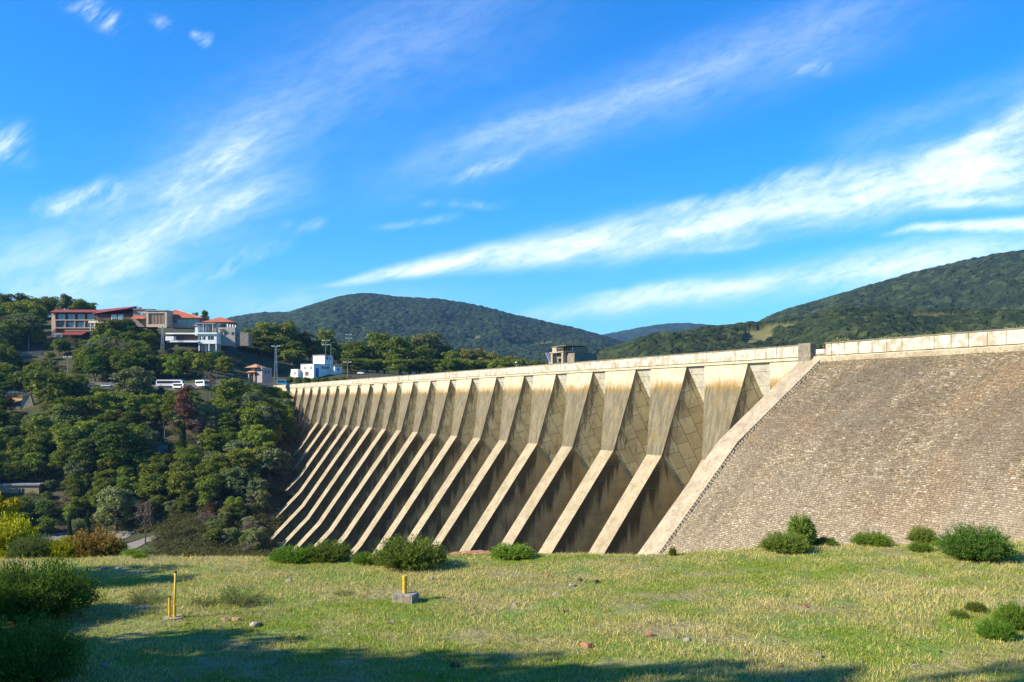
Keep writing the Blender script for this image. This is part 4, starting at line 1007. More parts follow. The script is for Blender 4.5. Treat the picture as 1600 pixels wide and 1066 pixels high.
p = hit(1463, 846); p = p if p and p.y < 40 else at_depth(1463, 28.3); k = p.y / F
mb = MB(); mb.box(-4 * k, -4 * k, 0, 4 * k, 4 * k, 7 * k); mb.box(-4.6 * k, -4.6 * k, 7 * k + .001, 4.6 * k, 4.6 * k, 8.2 * k); o = mb.build('junction_box', mat('black_paint', (.02, .02, .022), .5)); o.location = p + Vector((0, 0, .01)); tag(o, 'small black box standing at the grass edge before the stone slope', 'box')

# ------------------------------------------------------------------ shade trees behind the viewer's left shoulder (their shadows fall on the field)
def shade_tree(x, y, h_, wd, label, kd='oak'):
    tree(kd, Vector((x, y, hz(x, y))), h_, wd, label)
for i, (x, y, top, wd) in enumerate([(-16, 14.2, .9, 3.5), (-15.5, 12.4, 2.8, 4), (-15.5, 10.4, 4.6, 4.2), (-15.5, 8.6, 6.5, 4.3), (-15.5, 7, 8.7, 4.6), (-16, 5.4, 10.8, 4.8), (-16.3, 3.9, 13.5, 5.2), (-19, 7.5, 8.5, 5), (-16, 1.5, 12.5, 6), (-9, -3, 7, 7)]):
    z0 = hz(x, y) - .6; tree('oak', Vector((x, y, z0)), top - z0, wd, 'tree standing outside the view to the left and behind the viewer', 'shade trees outside the view')
tree('oak', Vector((-19.5, 18.6, hz(-19.5, 18.6) - .5)), 7.9, 4.6, 'tree just outside the left edge level with the far patch of shade')

# ------------------------------------------------------------------ buildings on the hill
M_roof = mat('red_roof_tiles', rough=.85, build=lambda t: (lambda o: (t.mix(t.ramp(t.noise(o, .8, 5, .7), .35, .7), (.30, .07, .035), (.46, .15, .08)), t.bump(t.node('ShaderNodeTexWave').outputs[0], .3, .1)))(t.coord()))
M_roofd = mat('dark_red_roof', (.22, .045, .04), .8)
M_white = mat('white_render', (.80, .78, .74), .8); M_beige = mat('beige_render', (.48, .38, .26), .85); M_stonew = mat('stone_wall', rough=.9, build=lambda t: (lambda o: (t.mix(t.ramp(t.vor(o, 1.4), .1, .6), (.34, .30, .24), (.18, .155, .125)), t.bump(t.vor(o, 1.4), .6, .1)))(t.coord()))
M_brown = mat('brown_timber', (.16, .075, .04), .7); M_glass = mat('window_glass', (.10, .16, .22), .08, spec=.8); M_gdark = mat('dark_glass', (.025, .03, .035), .15, spec=.6)
M_blue = mat('blue_door_paint', (.03, .13, .42), .5); M_grey = mat('grey_render', (.30, .29, .28), .85); M_metal = mat('galvanised_metal', (.42, .43, .43), .45, metal=.6)
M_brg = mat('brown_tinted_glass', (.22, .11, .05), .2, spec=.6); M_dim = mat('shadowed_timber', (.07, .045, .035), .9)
def foot(px, py, Yd): return P(px, py, Yd)
# hotel main block: Y about 525, 1 photograph pixel is .375 m
K = .375
def lbox(root, name, m_, x0, y0, z0, x1, y1, z1, parent=None, bevel=0):
    return MB().box(x0, y0, z0, x1, y1, z1).build(name, m_, parent or root, bevel)
hotel = empty('hotel', P(82, 524, 525), R(0), 'long hotel with red roof and rows of blue balcony windows on the hill top', 'building')
W_ = 62 * K  # facade from px 84 to 145
lbox(hotel, 'wall', M_brown, 1.5, 1.5, -6, W_ + 1.5, 12, 13.4)
lbox(hotel, 'end_wall', mat('pinkish_render', (.55, .36, .25), .85), -.6, .0, -6, 1.5, 12, 13.2)
for fl, zb in ((0, 4.6), (1, 9.2)):
    lbox(hotel, 'balcony_slab', M_beige, 1.2, -.4, zb - .55, W_ + 1.7, 1.5, zb - .05)
    for i in range(4):
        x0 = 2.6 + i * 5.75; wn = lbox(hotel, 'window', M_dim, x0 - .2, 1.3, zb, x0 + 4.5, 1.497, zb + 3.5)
        lbox(hotel, 'pane', M_glass, x0, 1.2, zb + .1, x0 + 2.1, 1.297, zb + 3.3, parent=wn); lbox(hotel, 'pane', M_glass, x0 + 2.2, 1.2, zb + .1, x0 + 4.3, 1.297, zb + 3.3, parent=wn)
    for i in range(5): lbox(hotel, 'partition', M_beige if fl == 0 else M_brown, 1.6 + i * 5.7, -.3, zb - .04, 1.95 + i * 5.7, 1.45, zb + 3.6)
for i in range(4): 
    wn = lbox(hotel, 'window', M_gdark, 8 + i * 4.0, 1.35, .6, 10.4 + i * 4.0, 1.497, 2.2)
lbox(hotel, 'parapet', mat('salmon_render', (.36, .2, .13), .85), 7, .2, 2.3, W_ + 1.6, 1.2, 3.8)
MB().prism([(-1.5, -1.2, 13.4), (-1.5, 6, 15.6), (-1.5, 13, 13.4)], (W_ + 3.8, 0, 0)).build('roof', M_roofd, hotel)
MB().prism([(7.5, -5.5, -.3), (7.5, -5.5, .1), (7.5, 1.0, 2.1), (7.5, 1.0, 1.6)], (12.5, 0, 0)).build('canopy_roof', M_roofd, hotel)
lbox(hotel, 'lower_wall', M_grey, 2.3, -2, -8, 6.8, 1.4, 1.2); lbox(hotel, 'pane', M_glass, 3.4, -2.15, -2.6, 5.6, -2.003, .4)
# wing, coming slightly towards the viewer
wing = empty('hotel_wing', P(145.4, 512, 524), R(-9), 'rising wing of the hotel with beige terrace beside the main block', 'building')
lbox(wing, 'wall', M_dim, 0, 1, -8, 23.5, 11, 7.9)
MB().prism([(0, -1, 8.0), (24.6, -2.5, 10.7), (24.6, 5, 12.4), (0, 6, 10.8)], (0, .2, .3)).build('roof', M_roofd, wing)
MB().poly([(24.6, -2.5, 10.7), (24.6, 5, 12.4), (24.6, 12, 9), (24.6, 10, 8)]).poly([(24.6, 5, 12.4), (24.6, 12, 9), (0, 12, 8), (0, 6, 10.8)]).build('roof', M_roofd, wing)
lbox(wing, 'gable_wall', M_dim, 23.6, 1.2, 3, 28.6, 9, 9.2)
for x0 in (11.2, 15.4):
    wn = lbox(wing, 'window', M_white, x0, .82, 4.6, x0 + 3.2, .997, 7.4); lbox(wing, 'pane', M_glass, x0 + .2, .7, 4.8, x0 + 1.45, .817, 7.2, parent=wn); lbox(wing, 'pane', M_glass, x0 + 1.75, .7, 4.8, x0 + 3.0, .817, 7.2, parent=wn)
lbox(wing, 'terrace', mat('cream_render', (.62, .52, .36), .85), 0, -4.5, 2.3, 24, .9, 3.5)
for i in range(9): lbox(wing, 'terrace_post', M_beige, 1 + i * 2.8, -4.3, -2, 1.5 + i * 2.8, -3.9, 2.29)
# flat roofed block with chimney
fb = empty('house', P(208, 500, 520), 0, 'flat roofed pinkish house with chimney between the hotel wing and the glazed hall', 'building')
lbox(fb, 'wall', mat('mauve_render', (.28, .22, .2), .9), 0, 0, -4, 11.5, 9, 6); lbox(fb, 'roof', M_grey, -.5, -.6, 6.002, 11.8, 9.5, 6.4)
wn = lbox(fb, 'window', M_white, 5, -.2, 2.6, 8.3, -.003, 4.4); lbox(fb, 'pane', M_glass, 5.2, -.3, 2.8, 6.5, -.203, 4.2, parent=wn); lbox(fb, 'pane', M_glass, 6.8, -.3, 2.8, 8.1, -.203, 4.2, parent=wn)
lbox(fb, 'chimney', M_stonew, 1, 2, 6.402, 3.4, 4, 7.6); MB().prism([(0, -3.5, .2), (0, -3.5, .5), (0, -.05, 2.2), (0, -.05, 1.8)], (8, 0, 0)).build('porch_roof', M_roof, fb)
# glazed hall
gh = empty('glazed_hall', P(228.6, 507, 515), R(-4), 'square beige framed hall with a tall brown tinted glass front', 'building')
fr = MB(); fr.box(0, 0, 0, 1.2, 8, 6.4); fr.box(10.9, 0, 0, 12.1, 8, 6.4); fr.box(0, 0, 6.402, 12.1, 8, 7.7); fr.box(0, 0, -1.5, 12.1, 8, -.002); fr.build('frame', M_beige, gh)
lbox(gh, 'glass_wall', M_brg, 1.202, .8, 0.002, 10.898, 7.5, 6.398)
for i in range(5): lbox(gh, 'mullion', M_beige, 1.7 + i * 2.05, .55, .003, 1.86 + i * 2.05, .797, 6.395)
lbox(gh, 'roof', M_grey, -.3, -.5, 7.702, 12.5, 8.4, 8.1)
def pyr(root, x0, x1, y0, y1, z0, z1, rx0, rx1, m_):
    ym = (y0 + y1) / 2; mb = MB()
    a, b, c, d_ = (x0, y0, z0), (x1, y0, z0), (x1, y1, z0), (x0, y1, z0); e, f = (rx0, ym, z1), (rx1, ym, z1)
    mb.poly([a, b, f, e]); mb.poly([b, c, f]); mb.poly([c, d_, e, f]); mb.poly([d_, a, e]); mb.poly([a, d_, c, b]); return mb.build('roof', m_, root)
h1 = empty('house', P(264, 504, 522), R(0), 'house under a large steep red hipped roof right of the glazed hall', 'building')
lbox(h1, 'wall', M_grey, .5, 1, -3, 17.5, 10, 2.6); rf = pyr(h1, -1.5, 19.5, -1.2, 12, 2.6, 8.0, 1.2, 2.0, M_roof)
for i in range(5): lbox(h1, 'window', M_glass, 2 + i * 3.1, .85, -.2, 4.3 + i * 3.1, .997, 1.7)
mb = MB(); mb.tube([(2.0, 5.4, 8.05), (10.7, 2.1, 5.4), (19.5, -1.2, 2.7)], .22, 5); mb.build('ridge_tiles', M_beige, rf)
h2 = empty('house', P(316, 516, 520), R(0), 'house with a low red pyramid roof and dark windows above the stone terrace', 'building')
lbox(h2, 'wall', M_grey, 2, 1, -3, 17, 10, 4.6); pyr(h2, -.5, 18.8, -1, 12, 4.6, 8.0, 8.0, 9.6, M_roof)
for i in range(2): lbox(h2, 'window', (M_glass, M_gdark)[i], 5.2 + i * 4.5, .85, 2.1, 9 + i * 5.2, .997, 4.1)
for i in range(4): lbox(h2, 'mullion', M_white, 9.8 + i * 1.1, .7, 2.1, 9.95 + i * 1.1, .847, 4.1)
lbox(h2, 'dark_bay', M_dim, 15, -.4, 1.2, 17.4, .9, 4.4)
g2 = empty('house', P(307, 524, 516), R(0), 'grey framed modern house with large glass bays above the white terrace', 'building')
lbox(g2, 'wall', M_stonew, 0, .6, -2, 13.6, 8, 6.6); lbox(g2, 'roof', M_grey, -.6, -.8, 6.602, 11, 8.5, 7.0)
for i, (a, b, z0, z1, mm) in enumerate([(1.2, 3.8, .8, 5.8, M_glass), (4.4, 7.2, .8, 5.8, M_glass), (7.7, 9, .8, 5.8, M_gdark), (11, 13, .2, 6.2, M_glass)]):
    wn = lbox(g2, 'window', mm, a, .4, z0, b, .597, z1); lbox(g2, 'sill', M_brown, a, .3, z0 + 1.4, b, .397, z0 + 1.8, parent=wn)
for x0 in (3.9, 9.3): lbox(g2, 'column', M_beige, x0, -.6, -1, x0 + .4, -.2, 6.6)
s1 = empty('house', P(341, 532, 512), R(0), 'rough stone house with small windows and pale chimney pots at the right of the hill', 'building')
lbox(s1, 'wall', mat('pale_stone_render', (.36, .32, .27), .9), 0, 0, -3, 9.6, 8, 7.4); lbox(s1, 'wing_wall', M_stonew, 9.602, 1, -3, 17, 8, 4.6)
for i in range(4): lbox(s1, 'chimney', M_white, 4.6 + i * 1.5, 1, 7.402, 5.2 + i * 1.5, 1.6, 9.5 - .2 * i)
for x0, z0 in ((.9, 3.4), (3.4, 3.0), (7.6, 3.2)): lbox(s1, 'window', M_gdark, x0, -.15, z0, x0 + 1.3, -.003, z0 + 1.6)
lbox(s1, 'porch', M_brown, 1.2, -1.2, 5.6, 3.4, -.01, 6.4)
wt = empty('terrace_house', P(254, 540, 506), R(0), 'white flat terrace house with dark recesses and a square white end block', 'building')
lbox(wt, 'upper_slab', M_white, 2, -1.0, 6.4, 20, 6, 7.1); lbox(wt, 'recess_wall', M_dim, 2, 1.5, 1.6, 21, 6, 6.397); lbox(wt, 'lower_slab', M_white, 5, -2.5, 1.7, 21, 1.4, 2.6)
lbox(wt, 'side_block', M_white, 2.6, -2.6, 2.605, 7.2, 1.3, 5.0); lbox(wt, 'end_block', M_white, 20.6, -1.5, .9, 31, 6, 6.3); lbox(wt, 'end_roof', M_white, 19.8, -2.3, 6.303, 31.4, 6.2, 7.2)
for x0, x1, z0, z1 in ((23, 24.5, 3.3, 5.2), (26.1, 29.2, 3.3, 5.2), (20.8, 22, 3.0, 5.2)): wn = lbox(wt, 'window', M_gdark, x0, -1.65, z0, x1, -1.503, z1); lbox(wt, 'frame', M_white, (x0 + x1) / 2 - .05, -1.75, z0, (x0 + x1) / 2 + .05, -1.653, z1, parent=wn)
for x0 in (20.8, 26.4, 30.4): lbox(wt, 'post', M_white, x0, -1.4, -3.2, x0 + .5, -.9, .897)
lbox(wt, 'under_wall', M_grey, 21, 1.5, -3.2, 31, 6, .897); lbox(wt, 'stair_block', M_white, 19, -2, 5.6, 20.59, 0, 10)
for i in range(14): lbox(wt, 'baluster', M_white, 7.5 + i * .95, -2.4, 2.602, 7.6 + i * .95, -2.3, 3.2)
# white control building near the end of the crest
cb = empty('control_building', P(462, 589, 522), R(-30), 'white stepped control building with a blue door near the far end of the crest', 'building')
def cbx(name, m_, *a, parent=None): return lbox(cb, name, m_, *a, parent=parent)
cbx('wall', M_white, 3, 1, -5, 13.0, 17, 7.2); cbx('roof', M_grey, 2.8, .8, 7.202, 13.2, 17.2, 7.5)
cbx('tower', M_white, 4.2, 10, 7.503, 13.3, 17.05, 12.6); cbx('tower_roof', M_grey, 3.9, 9.7, 12.602, 13.6, 17.4, 13.0)
cbx('left_block', M_white, -2.6, -1.5, -4, 2.95, 3, 4.4); cbx('right_block', M_white, 13.05, 14, -4, 17.5, 20.5, 6.2); cbx('right_roof', M_grey, 12.9, 13.8, 6.202, 17.7, 20.7, 6.5)
dr = cbx('door', M_blue, 13.003, 2.6, -1.5, 13.15, 5.0, 5.0); cbx('handle', M_metal, 13.152, 4.6, 1.6, 13.2, 4.75, 1.9, parent=dr)
for i in range(4): cbx('window', M_gdark, 13.003, 8 + i * 2.2, 4.6, 13.12, 9.1 + i * 2.2, 6.2); cbx('window', M_gdark, 13.003, 8 + i * 2.2, -1.2, 13.12, 9.0 + i * 2.2, -.3)
for i in range(2): cbx('window', M_gdark, 13.303, 11.2 + i * 3, 10.2, 13.42, 12.6 + i * 3, 11.9)
cbx('window', M_gdark, 13.003, 14, 1.6, 13.12, 15, 2.6)
for x0 in (5.6, 10.2): cbx('window', M_grey, x0, .88, 4.2, x0 + 1.6, .997, 6)
cbx('window', M_grey, 0, -1.62, 1.2, 1.5, -1.503, 2.8); cbx('shutter', M_brown, 6.5, .85, .6, 9, .997, 3)
for z0 in (3.8, .8): cbx('window', M_gdark, 17.503, 16.4, z0, 17.62, 17.6, z0 + 1.3)
# brick pavilion with double red roof
pv = empty('pavilion', P(388, 595, 455), R(-28), 'small brick pavilion with a two tiered red roof beside the crest road', 'pavilion')
mb = MB()
for x0 in (0, 3.6): 
    for y0 in (0, 3.6): mb.box(x0, y0, -.5, x0 + .5, y0 + .5, 4.2)
mb.build('post', M_beige, pv); lbox(pv, 'wall', M_brown, .5, 1.5, -.5, 3.6, 3.5, 4.1)
def hip(root, x0, x1, y0, y1, z0, z1, nm='roof'):
    o = pyr(root, x0, x1, y0, y1, z0, z1, (x0 + x1) / 2 - .4, (x0 + x1) / 2 + .4, mat_tan); return o
mat_tan = mat('faded_roof_tiles', (.42, .22, .12), .85)
hip(pv, -1, 5.2, -1, 5.2, 4.2, 5.8); lbox(pv, 'upper_wall', M_beige, 1, 1, 5.2, 3.6, 3.6, 6.6); hip(pv, -1.4, 7.2, -1.4, 6.2, 6.61, 8.5)
lbox(pv, 'side_house', mat('lilac_render', (.34, .28, .27), .9), 4.6, 1, -1, 8.4, 8, 6.6); lbox(pv, 'window', M_gdark, 8.402, 3, 3.6, 8.5, 4, 5.2); lbox(pv, 'window', M_gdark, 8.402, 5.2, 3.6, 8.5, 6.2, 5.2)

# stone retaining wall left, stepped pale wall, lower left house, paths
rw = MB(); rw.prism([P(20, 551, 486), P(66, 548, 490), P(66, 566, 490), P(20, 568, 486)], (0, 1.2, 0)); o = rw.build('retaining_wall', M_stonew); tag(o, 'grey stone retaining wall on the slope below the hotel at the left', 'wall')
rw = MB(); rw.prism([P(36, 618, 402), P(47, 616, 404), P(56, 646, 401), P(30, 646, 398)], (0, 1.5, 0)); o = rw.build('wedge_wall', M_pale); tag(o, 'pale concrete wedge shaped wall by the road at the left edge', 'wall')
def rail(pts, m_, w_=.5): return MB().tube(pts, w_, 6)
mb = MB(); prev = None
for (bx, by) in [(100, 631), (108, 624), (116, 617), (124, 610)]:
    p = hit(bx, by, 40)
    if p: 
        if prev: mb.prism([prev + Vector((0, 0, -1)), p + Vector((0, 0, -1)), p + Vector((0, 0, 1.4)), prev + Vector((0, 0, 1.4))], (.3, .5, 0))
        prev = p
o = mb.build('stair_wall', M_pale); tag(o, 'thin pale wall climbing the slope beside the large dark oak', 'wall')
lh = empty('house', P(-12, 775, 348), R(4), 'low dull ochre house half hidden by trees at the left edge', 'building')
lbox(lh, 'wall', mat('ochre_render', (.34, .25, .14), .9), 0, 0, -4, 17.5, 8, 4); lbox(lh, 'roof', M_grey, -.4, -.5, 4.002, 18, 8.5, 4.6)
wn = lbox(lh, 'window', M_gdark, 10, -.12, 1, 11.8, -.003, 2.8); lbox(lh, 'frame', M_white, 10.85, -.2, 1, 10.95, -.123, 2.8, parent=wn)
def ribbon(name, pts, w_, m_, y0=32, dz=.25):
    L = []; 
    for bx, by in pts:
        p = hit(bx, by, y0)
        if p is not None: L.append(p)
    Q = []
    for a, b in zip(L[:-1], L[1:]):
        n_ = max(2, int((b - a).length / 2.5))
        for i in range(n_): Q.append(a.lerp(b, i / n_))
    Q.append(L[-1]); V = []
    for i, p in enumerate(Q):
        d_ = (Q[min(i + 1, len(Q) - 1)] - Q[max(i - 1, 0)]); d_.z = 0; d_.normalize(); s_ = Vector((-d_.y, d_.x, 0))
        for k in (-1, -.33, .33, 1):
            q = p + s_ * w_ / 2 * k; V.append((q.x, q.y, hz(q.x, q.y) + dz))
    o = link(name, meshnp(name, np.array(V), grid_faces(len(Q), 4), m_)); tag(o, kind='structure'); return o
M_track = mat('pale_gravel', (.20, .18, .15), .95); M_asph = mat('asphalt_road', (.11, .105, .10), .95)
ribbon('path', [(55, 842), (110, 840), (160, 839), (205, 838)], 7, M_track)
ribbon('path', [(172, 868), (196, 860), (215, 850), (240, 843), (262, 838)], 8, M_track)
ribbon('path', [(160, 664), (185, 660), (200, 664)], 7, mat('dry_grass_ledge', (.34, .30, .16), .95))
ribbon('path', [(308, 690), (340, 688)], 5, M_track); ribbon('path', [(205, 712), (232, 706), (262, 702)], 5, M_track)
ribbon('road', [(-60, 618), (0, 616), (60, 610), (110, 606), (160, 604), (220, 606), (270, 607), (340, 606), (400, 603), (424, 604)], 9, M_asph, dz=.3)
mb = MB()   # earth cutting beside the road, left edge
p0, p1 = P(-30, 622, 405), P(30, 622, 403)
o = ribbon('earth_cutting', [(-40, 629), (0, 628), (30, 630)], 6, M_soil, dz=.5)

# ------------------------------------------------------------------ vehicles
M_tyre = mat('tyre_rubber', (.02, .02, .02), .9); M_paintw = mat('white_vehicle_paint', (.78, .79, .8), .35, spec=.5); M_paintb = mat('blue_vehicle_paint', (.06, .3, .5), .35, spec=.5); M_silver = mat('silver_vehicle_paint', (.42, .44, .46), .3, spec=.5); M_red = mat('red_vehicle_paint', (.4, .04, .04), .35, spec=.5); M_lamp = mat('lamp_lens', (.7, .7, .65), .2)
def wheels(e, xs_, wd, r_):
    for x0 in xs_:
        for sy in (-1, 1):
            w_ = MB().tube([(x0, sy * (wd / 2 - .22), r_), (x0, sy * (wd / 2 + .01), r_)], r_, 14).build('wheel', M_tyre, e)
            MB().tube([(x0, sy * (wd / 2 + .012), r_), (x0, sy * (wd / 2 + .03), r_)], r_ * .55, 12).build('rim', M_silver, w_)
def bus(px, py, rz, L, h_, paint, label, kind='bus', Yd=None):
    p = hit(px, py, 40) if not Yd else at_depth(px, Yd); e = empty(kind, p + Vector((0, 0, .35)), R(rz), label, kind); wd = 2.5
    s = .25
    pts = [(-L / 2, .4), (L / 2 - .1, .4), (L / 2, 1.2), (L / 2 - .35, h_ - .5), (L / 2 - .8, h_), (-L / 2 + .3, h_), (-L / 2, h_ - .4)]
    MB().prism([(x, -wd / 2, z) for x, z in pts], (0, wd, 0)).build('body', paint, e, bevel=.05)
    for sy in (-1, 1): MB().box(-L / 2 + .5, sy * (wd / 2 + .015) - .01, h_ * .5, L / 2 - 1.2, sy * (wd / 2 + .015) + .01, h_ * .83).build('window', M_gdark, e)
    MB().prism([(L / 2 + .01, -wd / 2 + .2, 1.35), (L / 2 + .01, wd / 2 - .2, 1.35), (L / 2 - .3, wd / 2 - .2, h_ - .55), (L / 2 - .3, -wd / 2 + .2, h_ - .55)], (.05, 0, 0)).build('windscreen', M_gdark, e)
    for sy in (-1, 1): MB().box(L / 2 - .06, sy * .95 - .18, .7, L / 2 + .03, sy * .95 + .18, .95).build('headlight', M_lamp, e)
    wheels(e, (-L / 2 + 2.2 if L > 8 else -L / 2 + 1.1, L / 2 - 2.2 if L > 8 else L / 2 - 1.1), wd, .48 if L > 8 else .36); return e
def car(px, py, rz, paint, label, Yd=None):
    p = hit(px, py, 40) if not Yd else at_depth(px, Yd); e = empty('parked_car', p + Vector((0, 0, .35)), R(rz), label, 'car')
    MB().prism([(x, -.85, z) for x, z in [(-2.1, .35), (2.1, .35), (2.15, .7), (1.9, .85), (1.0, .95), (-1.9, 1.0), (-2.15, .8)]], (0, 1.7, 0)).build('body', paint, e, bevel=.05)
    cb_ = MB().prism([(x, -.72, z) for x, z in [(1.0, .93), (.4, 1.42), (-1.1, 1.45), (-1.8, .98)]], (0, 1.44, 0)).build('cabin', M_gdark, e)
    MB().box(-1.05, -.73, 1.452, .38, .73, 1.5).build('roof', paint, cb_)
    for sy in (-1, 1): MB().box(2.12, sy * .6 - .15, .6, 2.17, sy * .6 + .15, .75).build('headlight', M_lamp, e)
    wheels(e, (-1.35, 1.35), 1.7, .33); return e
bus(266, 606, 4, 12.5, 3.4, M_paintw, 'long white coach with dark window band, left of the parked vehicles', 'bus')
bus(281, 609, -12, 6.2, 2.7, M_paintw, 'small white minibus parked in front of the long coach', 'minibus')
bus(316, 607, -50, 11.5, 3.3, M_paintw, 'white coach seen from its corner behind the brown dry tree', 'bus')
bus(441, 603, 5, 5.8, 3.0, M_paintb, 'pale blue van at the far end of the crest road', 'van', Yd=500)
car(146, 606, 20, M_silver, 'dark silver car on the road above the stepped wall'); car(166, 607, 5, M_paintw, 'white car on the road left of the pale green tree')
car(22, 617, 10, M_paintw, 'pale car on the road at the left edge'); car(338, 606, 12, M_silver, 'silver car just right of the coaches')
car(548, 590, 10, M_red, 'dark red car beyond the crest right of the control building', Yd=512); car(564, 588, -15, M_paintw, 'white car beyond the crest among bushes', Yd=530)
car(418, 602, 15, M_silver, 'silver car beside the pale blue van', Yd=488)

# ------------------------------------------------------------------ masts and lamps
def mast(px, base, top, Yd, label, arms=2, lattice=False, name='lamp_mast', cat='mast', grp=None):
    x = (px - 800) / F * Yd; zb = (625 - base) / F * Yd; zt = (625 - top) / F * Yd; g0 = hz(x, Yd); zb = min(zb, g0) - .3
    e = empty(name, (x, Yd, zb), 0, label, cat, grp); h_ = zt - zb
    mb = MB()
    if lattice:
        for sx in (-1, 1):
            for sy in (-1, 1): mb.tube([(sx * .9, sy * .9, 0), (sx * .3, sy * .3, h_)], .07, 4)
        n_ = int(h_ / 1.6)
        for i in range(n_):
            f0, f1 = i / n_, (i + 1) / n_; w0, w1 = .9 - .6 * f0, .9 - .6 * f1; sg = 1 if i % 2 else -1
            mb.tube([(-w0 * sg, -w0, h_ * f0), (w1 * sg, -w1, h_ * f1)], .04, 4); mb.tube([(-w0, w0 * sg, h_ * f0), (-w1, -w1 * sg, h_ * f1)], .06, 4)
    else: mb.tube([(0, 0, 0), (0, 0, h_)], [.14, .08], 8)
    mb.build('pole', M_metal, e)
    for i in range(arms):
        z0 = h_ - .25 - i * 2.6; MB().tube([(-2.0, 0, z0), (2.0, 0, z0)], .09, 5).build('crossarm', M_metal, e)
        for x0 in (-2, -.9, .9, 2): MB().box(x0 - .3, -.35, z0 + .09, x0 + .3, .1, z0 + .5).build('floodlight', M_lamp if arms > 1 else M_white, e)
    return e
mast(431, 598, 541, 496, 'lattice steel pylon with a crossarm, left of the control building', 1, True, 'power_pylon', 'pylon')
mast(509, 556, 532, 530, 'floodlight mast with two crossarms rising behind the control building', 2)
mast(545, 570, 523, 640, 'thin floodlight mast with two crossarms beyond the dark trees', 2)
mast(517, 590, 536, 525, 'plain thin pole just right of the control tower', 0, name='pole', cat='pole')
mast(106, 584, 558, 455, 'pale lamp pole among the trees below the hotel', 1, name='street_lamp', cat='lamp')
mast(45, 548, 524, 500, 'pale pole above the stone retaining wall', 0, name='pole', cat='pole')
mast(257, 704, 670, 378, 'grey pole beside the silvery pointed shrub', 0, name='pole', cat='pole')
mast(254, 552, 512, 500, 'grey lattice pylon just left of the white terrace house', 1, True, 'power_pylon', 'pylon')
mast(543, 592, 566, 515, 'white lamp pole beside the dark red car', 1, name='street_lamp', cat='lamp')
mast(322, 520, 506, 505, 'white street lamp in front of the modern grey house', 0, name='street_lamp', cat='lamp')
mast(425, 604, 590, 489, 'short grey post at the far end of the crest', 0, name='post', cat='post')
# lamp on the crest
def crest_lamp(s_, label, h_=3.2, arm=True):
    p = DW(s_, -6.9, 6.63); e = empty('street_lamp', p, DAM_RZ, label, 'lamp'); MB().tube([(0, 0, 0), (0, 0, h_)], [.09, .06], 8).build('pole', M_metal, e)
    if arm: MB().tube([(0, 0, h_), (-.8, .6, h_ + .5)], .05, 6).build('arm', M_metal, e); MB().box(-1.5, .5, h_ + .42, -.7, .8, h_ + .6).build('lamp_head', M_white, e)
    return e
crest_lamp(255.5, 'small lamp with a tilted arm on the crest at the middle of the dam', 2.6); crest_lamp(232, 'thin short post on the crest right of the tilted lamp', 2.4, False)

# ------------------------------------------------------------------ intake tower behind the crest
it = empty('intake_tower', DW(243.5, -17, 9.0), DAM_RZ, 'concrete intake tower with roof slab, columns and side stair behind the crest', 'tower')
# local x = along crest (away, left in the picture), y = towards the downstream side
MB().box(-5, -4, -18, 5, 4, -.2).build('shaft', M_dark, it)
for x0 in (-1.6, 4.0): MB().box(x0, 2.9, -.198, x0 + .95, 3.8, 2.9).build('column', M_pale, it)
for x0 in (-1.6, 4.0): MB().box(x0, -3.8, -.198, x0 + .95, -2.9, 2.9).build('column', M_dark, it)
MB().box(-.6, -2.8, 1.5, 3.98, 2.6, 2.898).build('deep_beam', M_dark, it); MB().box(3.2, -3, -.197, 3.95, 2.5, 1.497).build('inner_wall', M_dark, it)
MB().box(-5.4, -3.8, -.196, -1.65, 2.7, 2.6).build('annex', M_dark, it); MB().box(-2.0, -4.0, 2.902, 5.3, 4.0, 3.2).build('deck', M_pale, it)
ur = MB().box(2.7, -3.4, 3.202, 4.9, 3.4, 4.5).build('upper_room', M_pale, it); MB().box(-2.4, -3.0, 3.202, 2.698, 1.4, 4.3).build('glazed_room', M_gdark, it)
for i in range(5): MB().box(-2.4 + i * 1.25, 1.42, 3.203, -2.28 + i * 1.25, 1.55, 4.3).build('mullion', M_metal, it)
MB().box(-2.4, -3.4, 4.502, 5.1, 3.6, 4.64).build('roof', M_dark, it)
rl = MB()
for i in range(6): rl.tube([(-1.8 + i * .9, 3.85, 3.2), (-1.8 + i * .9, 3.85, 3.95)], .04, 4)
rl.tube([(-1.8, 3.85, 3.95), (2.7, 3.85, 3.95)], .05, 4); rl.build('railing', M_metal, it)
st = MB(); st.prism([(8.6, 2.4, 3.0), (8.6, 2.4, 3.35), (5.2, 2.4, -.2), (5.2, 2.4, -.6)], (0, 1.0, 0)); st.build('stair', M_metal, it); MB().box(7.2, 1.6, -3, 8.7, 2.38, 2.0).build('stair_wall', M_pale, it)

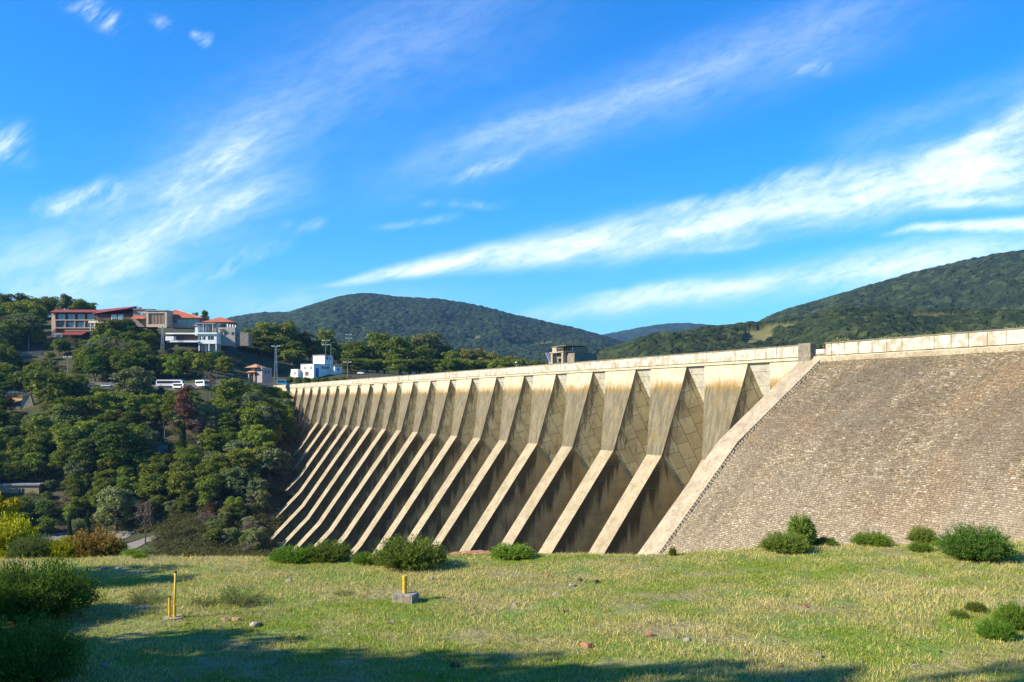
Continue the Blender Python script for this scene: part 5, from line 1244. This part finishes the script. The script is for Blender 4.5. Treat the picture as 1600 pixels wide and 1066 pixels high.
# ------------------------------------------------------------------ people on the crest
M_skin = mat('skin', (.42, .25, .17), .6); M_hair = mat('dark_hair', (.02, .015, .012), .7)
def person(s_, n_, coat, label, face=0):
    e = empty('person', DW(s_, n_, 6.625), DAM_RZ + face, label, 'person')
    J = {'pel': (0, 0, .95), 'wai': (0, 0, 1.12), 'che': (0, 0, 1.36), 'nec': (0, 0, 1.5), 'hea': (0, .02, 1.6), 'top': (0, .01, 1.7)}
    pts = list(J.values()); rad = [.15, .13, .16, .06, .095, .07]; ed = [(i, i + 1) for i in range(5)]
    for sg in (-1, 1):
        b = len(pts); pts += [(sg * .19, 0, 1.42), (sg * .25, .02, 1.15), (sg * .22, .16, .95), (sg * .2, .22, .9)]; rad += [.065, .05, .038, .03]; ed += [(2, b), (b, b + 1), (b + 1, b + 2), (b + 2, b + 3)]
        b = len(pts); pts += [(sg * .1, 0, .85), (sg * .11, .02, .48), (sg * .12, -.02, .08), (sg * .13, .13, .04)]; rad += [.1, .07, .045, .04]; ed += [(0, b), (b, b + 1), (b + 1, b + 2), (b + 2, b + 3)]
    me = bpy.data.meshes.new('body'); me.from_pydata(pts, ed, []); me.materials.append(M_skin); o = link('body', me, e)
    md = o.modifiers.new('skin', 'SKIN'); 
    for i, r_ in enumerate(rad): me.skin_vertices[0].data[i].radius = (r_, r_) if me.skin_vertices else (r_, r_)
    me.skin_vertices[0].data[0].use_root = True
    o.modifiers.new('sub', 'SUBSURF').levels = 1
    MB().tube([(0, 0, .78), (0, 0, 1.1), (0, 0, 1.35), (0, 0, 1.46), (0, 0, 1.52)], [.22, .2, .24, .19, .09], 12).build('jacket', coat, e, smooth=True)
    MB().tube([(0, -.005, 1.6), (0, -.02, 1.68), (0, -.02, 1.755)], [.115, .118, .05], 10).build('hair', M_hair, e, smooth=True); return e
def skin_ok():
    me = bpy.data.meshes.new('t'); me.from_pydata([(0, 0, 0), (0, 0, 1)], [(0, 1)], []); o = bpy.data.objects.new('t', me); o.modifiers.new('s', 'SKIN'); r_ = len(me.skin_vertices) > 0; bpy.data.objects.remove(o); return r_
M_coat1 = mat('dark_coat', (.03, .03, .04), .9); M_coat2 = mat('brown_coat', (.10, .07, .05), .9); M_coat3 = mat('pale_coat', (.5, .48, .45), .9)
person(141.6, -.9, M_coat1, 'person in dark clothes standing behind the gap beside the end pillar')
person(165.5, -.9, M_coat3, 'person in a pale top looking over the parapet, left of a darker one')
person(162.5, -.9, M_coat2, 'person in a brown top looking over the parapet left of the end pillar')

# ------------------------------------------------------------------ air
mh = bpy.data.materials.new('air_haze'); mh.use_nodes = True; t = NT(mh.node_tree); t.n.remove(t.n['Principled BSDF'])
v = t.node('ShaderNodeVolumePrincipled'); v.inputs['Color'].default_value = (.26, .56, 1, 1); v.inputs['Density'].default_value = .00005; v.inputs['Anisotropy'].default_value = .2
t.l.new(v.outputs[0], t.n['Material Output'].inputs['Volume'])
o = MB().box(-9500, -2800, -75, 9500, 14500, 1000).build('haze', mh); tag(o, kind='stuff')
